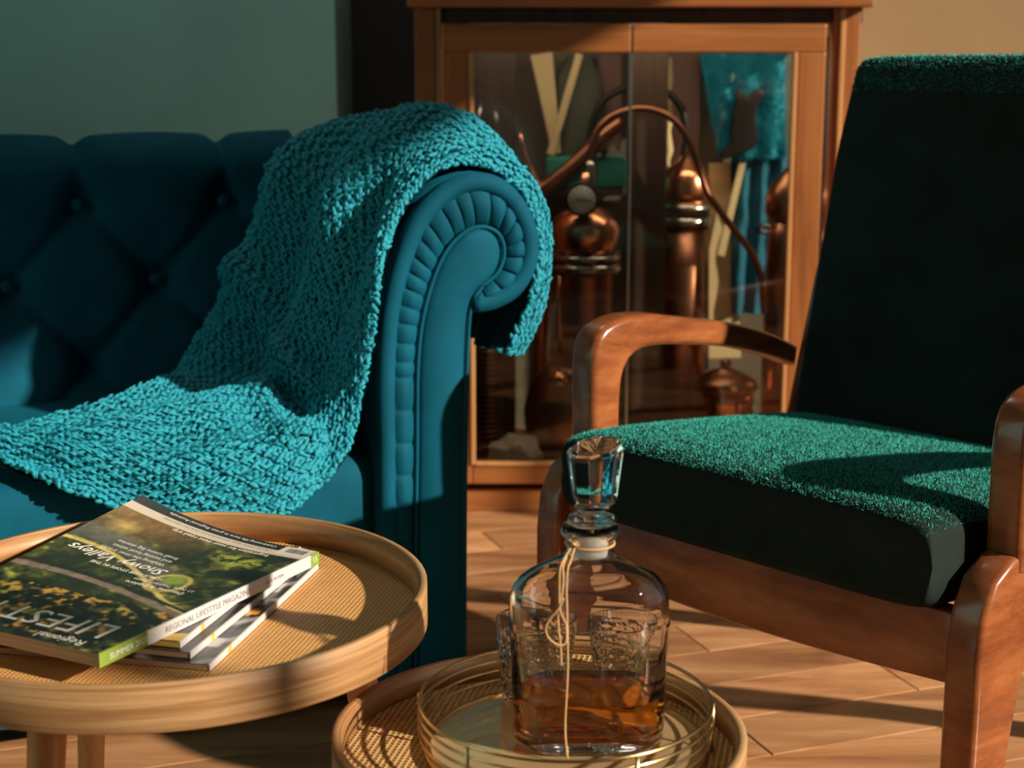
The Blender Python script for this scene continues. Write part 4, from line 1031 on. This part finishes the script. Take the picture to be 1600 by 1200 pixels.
def dark_cover(seed, orange=False):
    def f(u, v):
        n1 = noise2(u, v, 5, seed); c = mix((.018, .018, .020), (.10, .095, .095), (n1 - .5) * 3)
        if orange:
            wv = np.sin(v * 34 + 3 * np.sin(u * 9)); c = mix(c, (.42, .41, .42), np.clip(wv - .45, 0, 1) * 1.6 * (u < .35))
            c = mix(c, (.82, .38, .06), (np.hypot((u - .07) * 1.0, (v - .47) * 1.5) < .05).astype(float))
            c = mix(c, (.6, .6, .6), ((np.abs(v - .18) < .04) & (np.abs(u - .07) < .035)).astype(float) * .9)
            c = mix(c, (.55, .55, .55), ((np.abs(v - .72) < .05) & (np.abs(u - .05) < .015)).astype(float))
        return c
    return f
zt = zL + .0006; T3 = .0058
far_ = atz(497, 889, zt)
n3_ = atz(327, 1049, zt); n2p = atz(297, 1030, zt + .006); n1p = atz(281, 1014, zt + .012)
def flat(u, v): return 0
ysp = [(0, .15, M['white_card'], 'spine'), (.15, .175, M['yellow_card'], 'spine_band'), (.175, 1, M['white_card'], 'spine')]
MG = 'magazines on the larger table'
magazine('magazine', n3_.xy, far_.xy, .205, T3, zt, 'bottom magazine of the fan, its dark cover showing an orange dot', flat, dark_cover(5, True), ysp)
f2 = far_ + Vector((-.010, .004, 0)); f1 = far_ + Vector((-.022, .006, 0))
magazine('magazine', n2p.xy, (n2p + (f2 - n2p).normalized() * .277).xy, .205, T3, zt + T3 + .0004, 'second magazine from the bottom of the fan with charcoal cover', flat, dark_cover(9), ysp)
m1_, pos1, L1 = magazine('magazine', n1p.xy, (n1p + (f1 - n1p).normalized() * .277).xy, .205, T3, zt + 2 * T3 + .0008, 'third magazine up the fan with a mustard yellow near corner', flat, dark_cover(12), ysp)
yc = [pos1(u, v, T3 + .0004) for u, v in ((.001, .001), (.001, .020), (.070, .001))]
obj('corner_patch', (yc, [(0, 1, 2)]), M['yellow_card'], m1_, smooth=False, label='mustard yellow corner panel')
yc = [pos1(u, v, h) for u, v, h in ((.0, -.0006, T3), (.062, -.0006, T3), (.062, -.0006, .001), (.0, -.0006, .001))]
obj('corner_edge', (yc, [(0, 1, 2, 3)]), M['yellow_card'], m1_, smooth=False, label='mustard yellow edge')
zt4 = zt + 3 * T3 + .0014; T4 = .0122
q0 = atz(154, 1022, zt4 + T4); q1 = atz(498, 862, zt4 + T4)
def curl4(u, v): 
    a = max(0, u - .03) / .19; return .027 * a ** 2.0 * (v / .30) ** 1.2
top_m, pos, LT = magazine('magazine', q0.xy, q1.xy, .222, T4, zt4, 'thick top magazine with bushland cover, white and green spine and curled far corner', curl4, river_cover,
    [(0, .19, M['green_card'], 'spine_end'), (.19, .955, M['white_card'], 'spine'), (.955, 1, M['green_card'], 'spine_end')])
def cover_text(s, size, u0, v0, m=None, bold=0, shear=0):
    """upright from the magazine's own top (the near end); reads away from the spine"""
    V, F = text_mesh(s, size, bold, shear)
    obj('print', ([pos(u0 + x, v0 - y, T4 + .0003) for x, y, z in V], F), m or M['white_ink'], top_m, smooth=False)
def spine_text(s, size, v0, h0, m, sx=1.0):
    V, F = text_mesh(s, size)
    obj('spine_print', ([pos(-.0007, v0 + x * sx, h0 + y) for x, y, z in V], F), m, top_m, smooth=False)
cover_text('Regional', .0155, .026, .0165, bold=0, shear=0)
cover_text('LIFESTYLE', .0440, .022, .056)
cover_text('Discover & Explore', .0085, .035, .150, bold=.0001); cover_text('11 New Tourism Spots', .0075, .030, .159)
cover_text('15 MUST-SEE STOPS IN THE', .0072, .075, .170, bold=.0001)
cover_text('Snowy Valleys', .0205, .085, .189, bold=.0002, shear=.3)
for k, s in enumerate(('Walking the river tracks', 'and tasting local wines', 'Small towns big stories')): cover_text(s, .0080, .100, .201 + k * .010)
cover_text('Inspiration for your next road trip', .0085, .035, LT * .895, bold=.0001)
cover_text('Celebrating life here in great Regional Australia', .0070, .045, LT * .982)
cover_text('Stories, people, places, food, gardens and more from every town', .0050, .045, LT * .938, M['grey_ink'])
spine_text('SUMMER 2020', .0075, .012, .0035, M['white_ink'])
spine_text('REGIONAL LIFESTYLE MAGAZINE', .0080, LT * .19 + .022, .0033, M['grey_ink'])
spine_text('ISSUE FIFTEEN', .0045, LT * .72, .0045, M['grey_ink'])
spine_text('15', .0085, LT * .962, .0035, M['white_ink'])
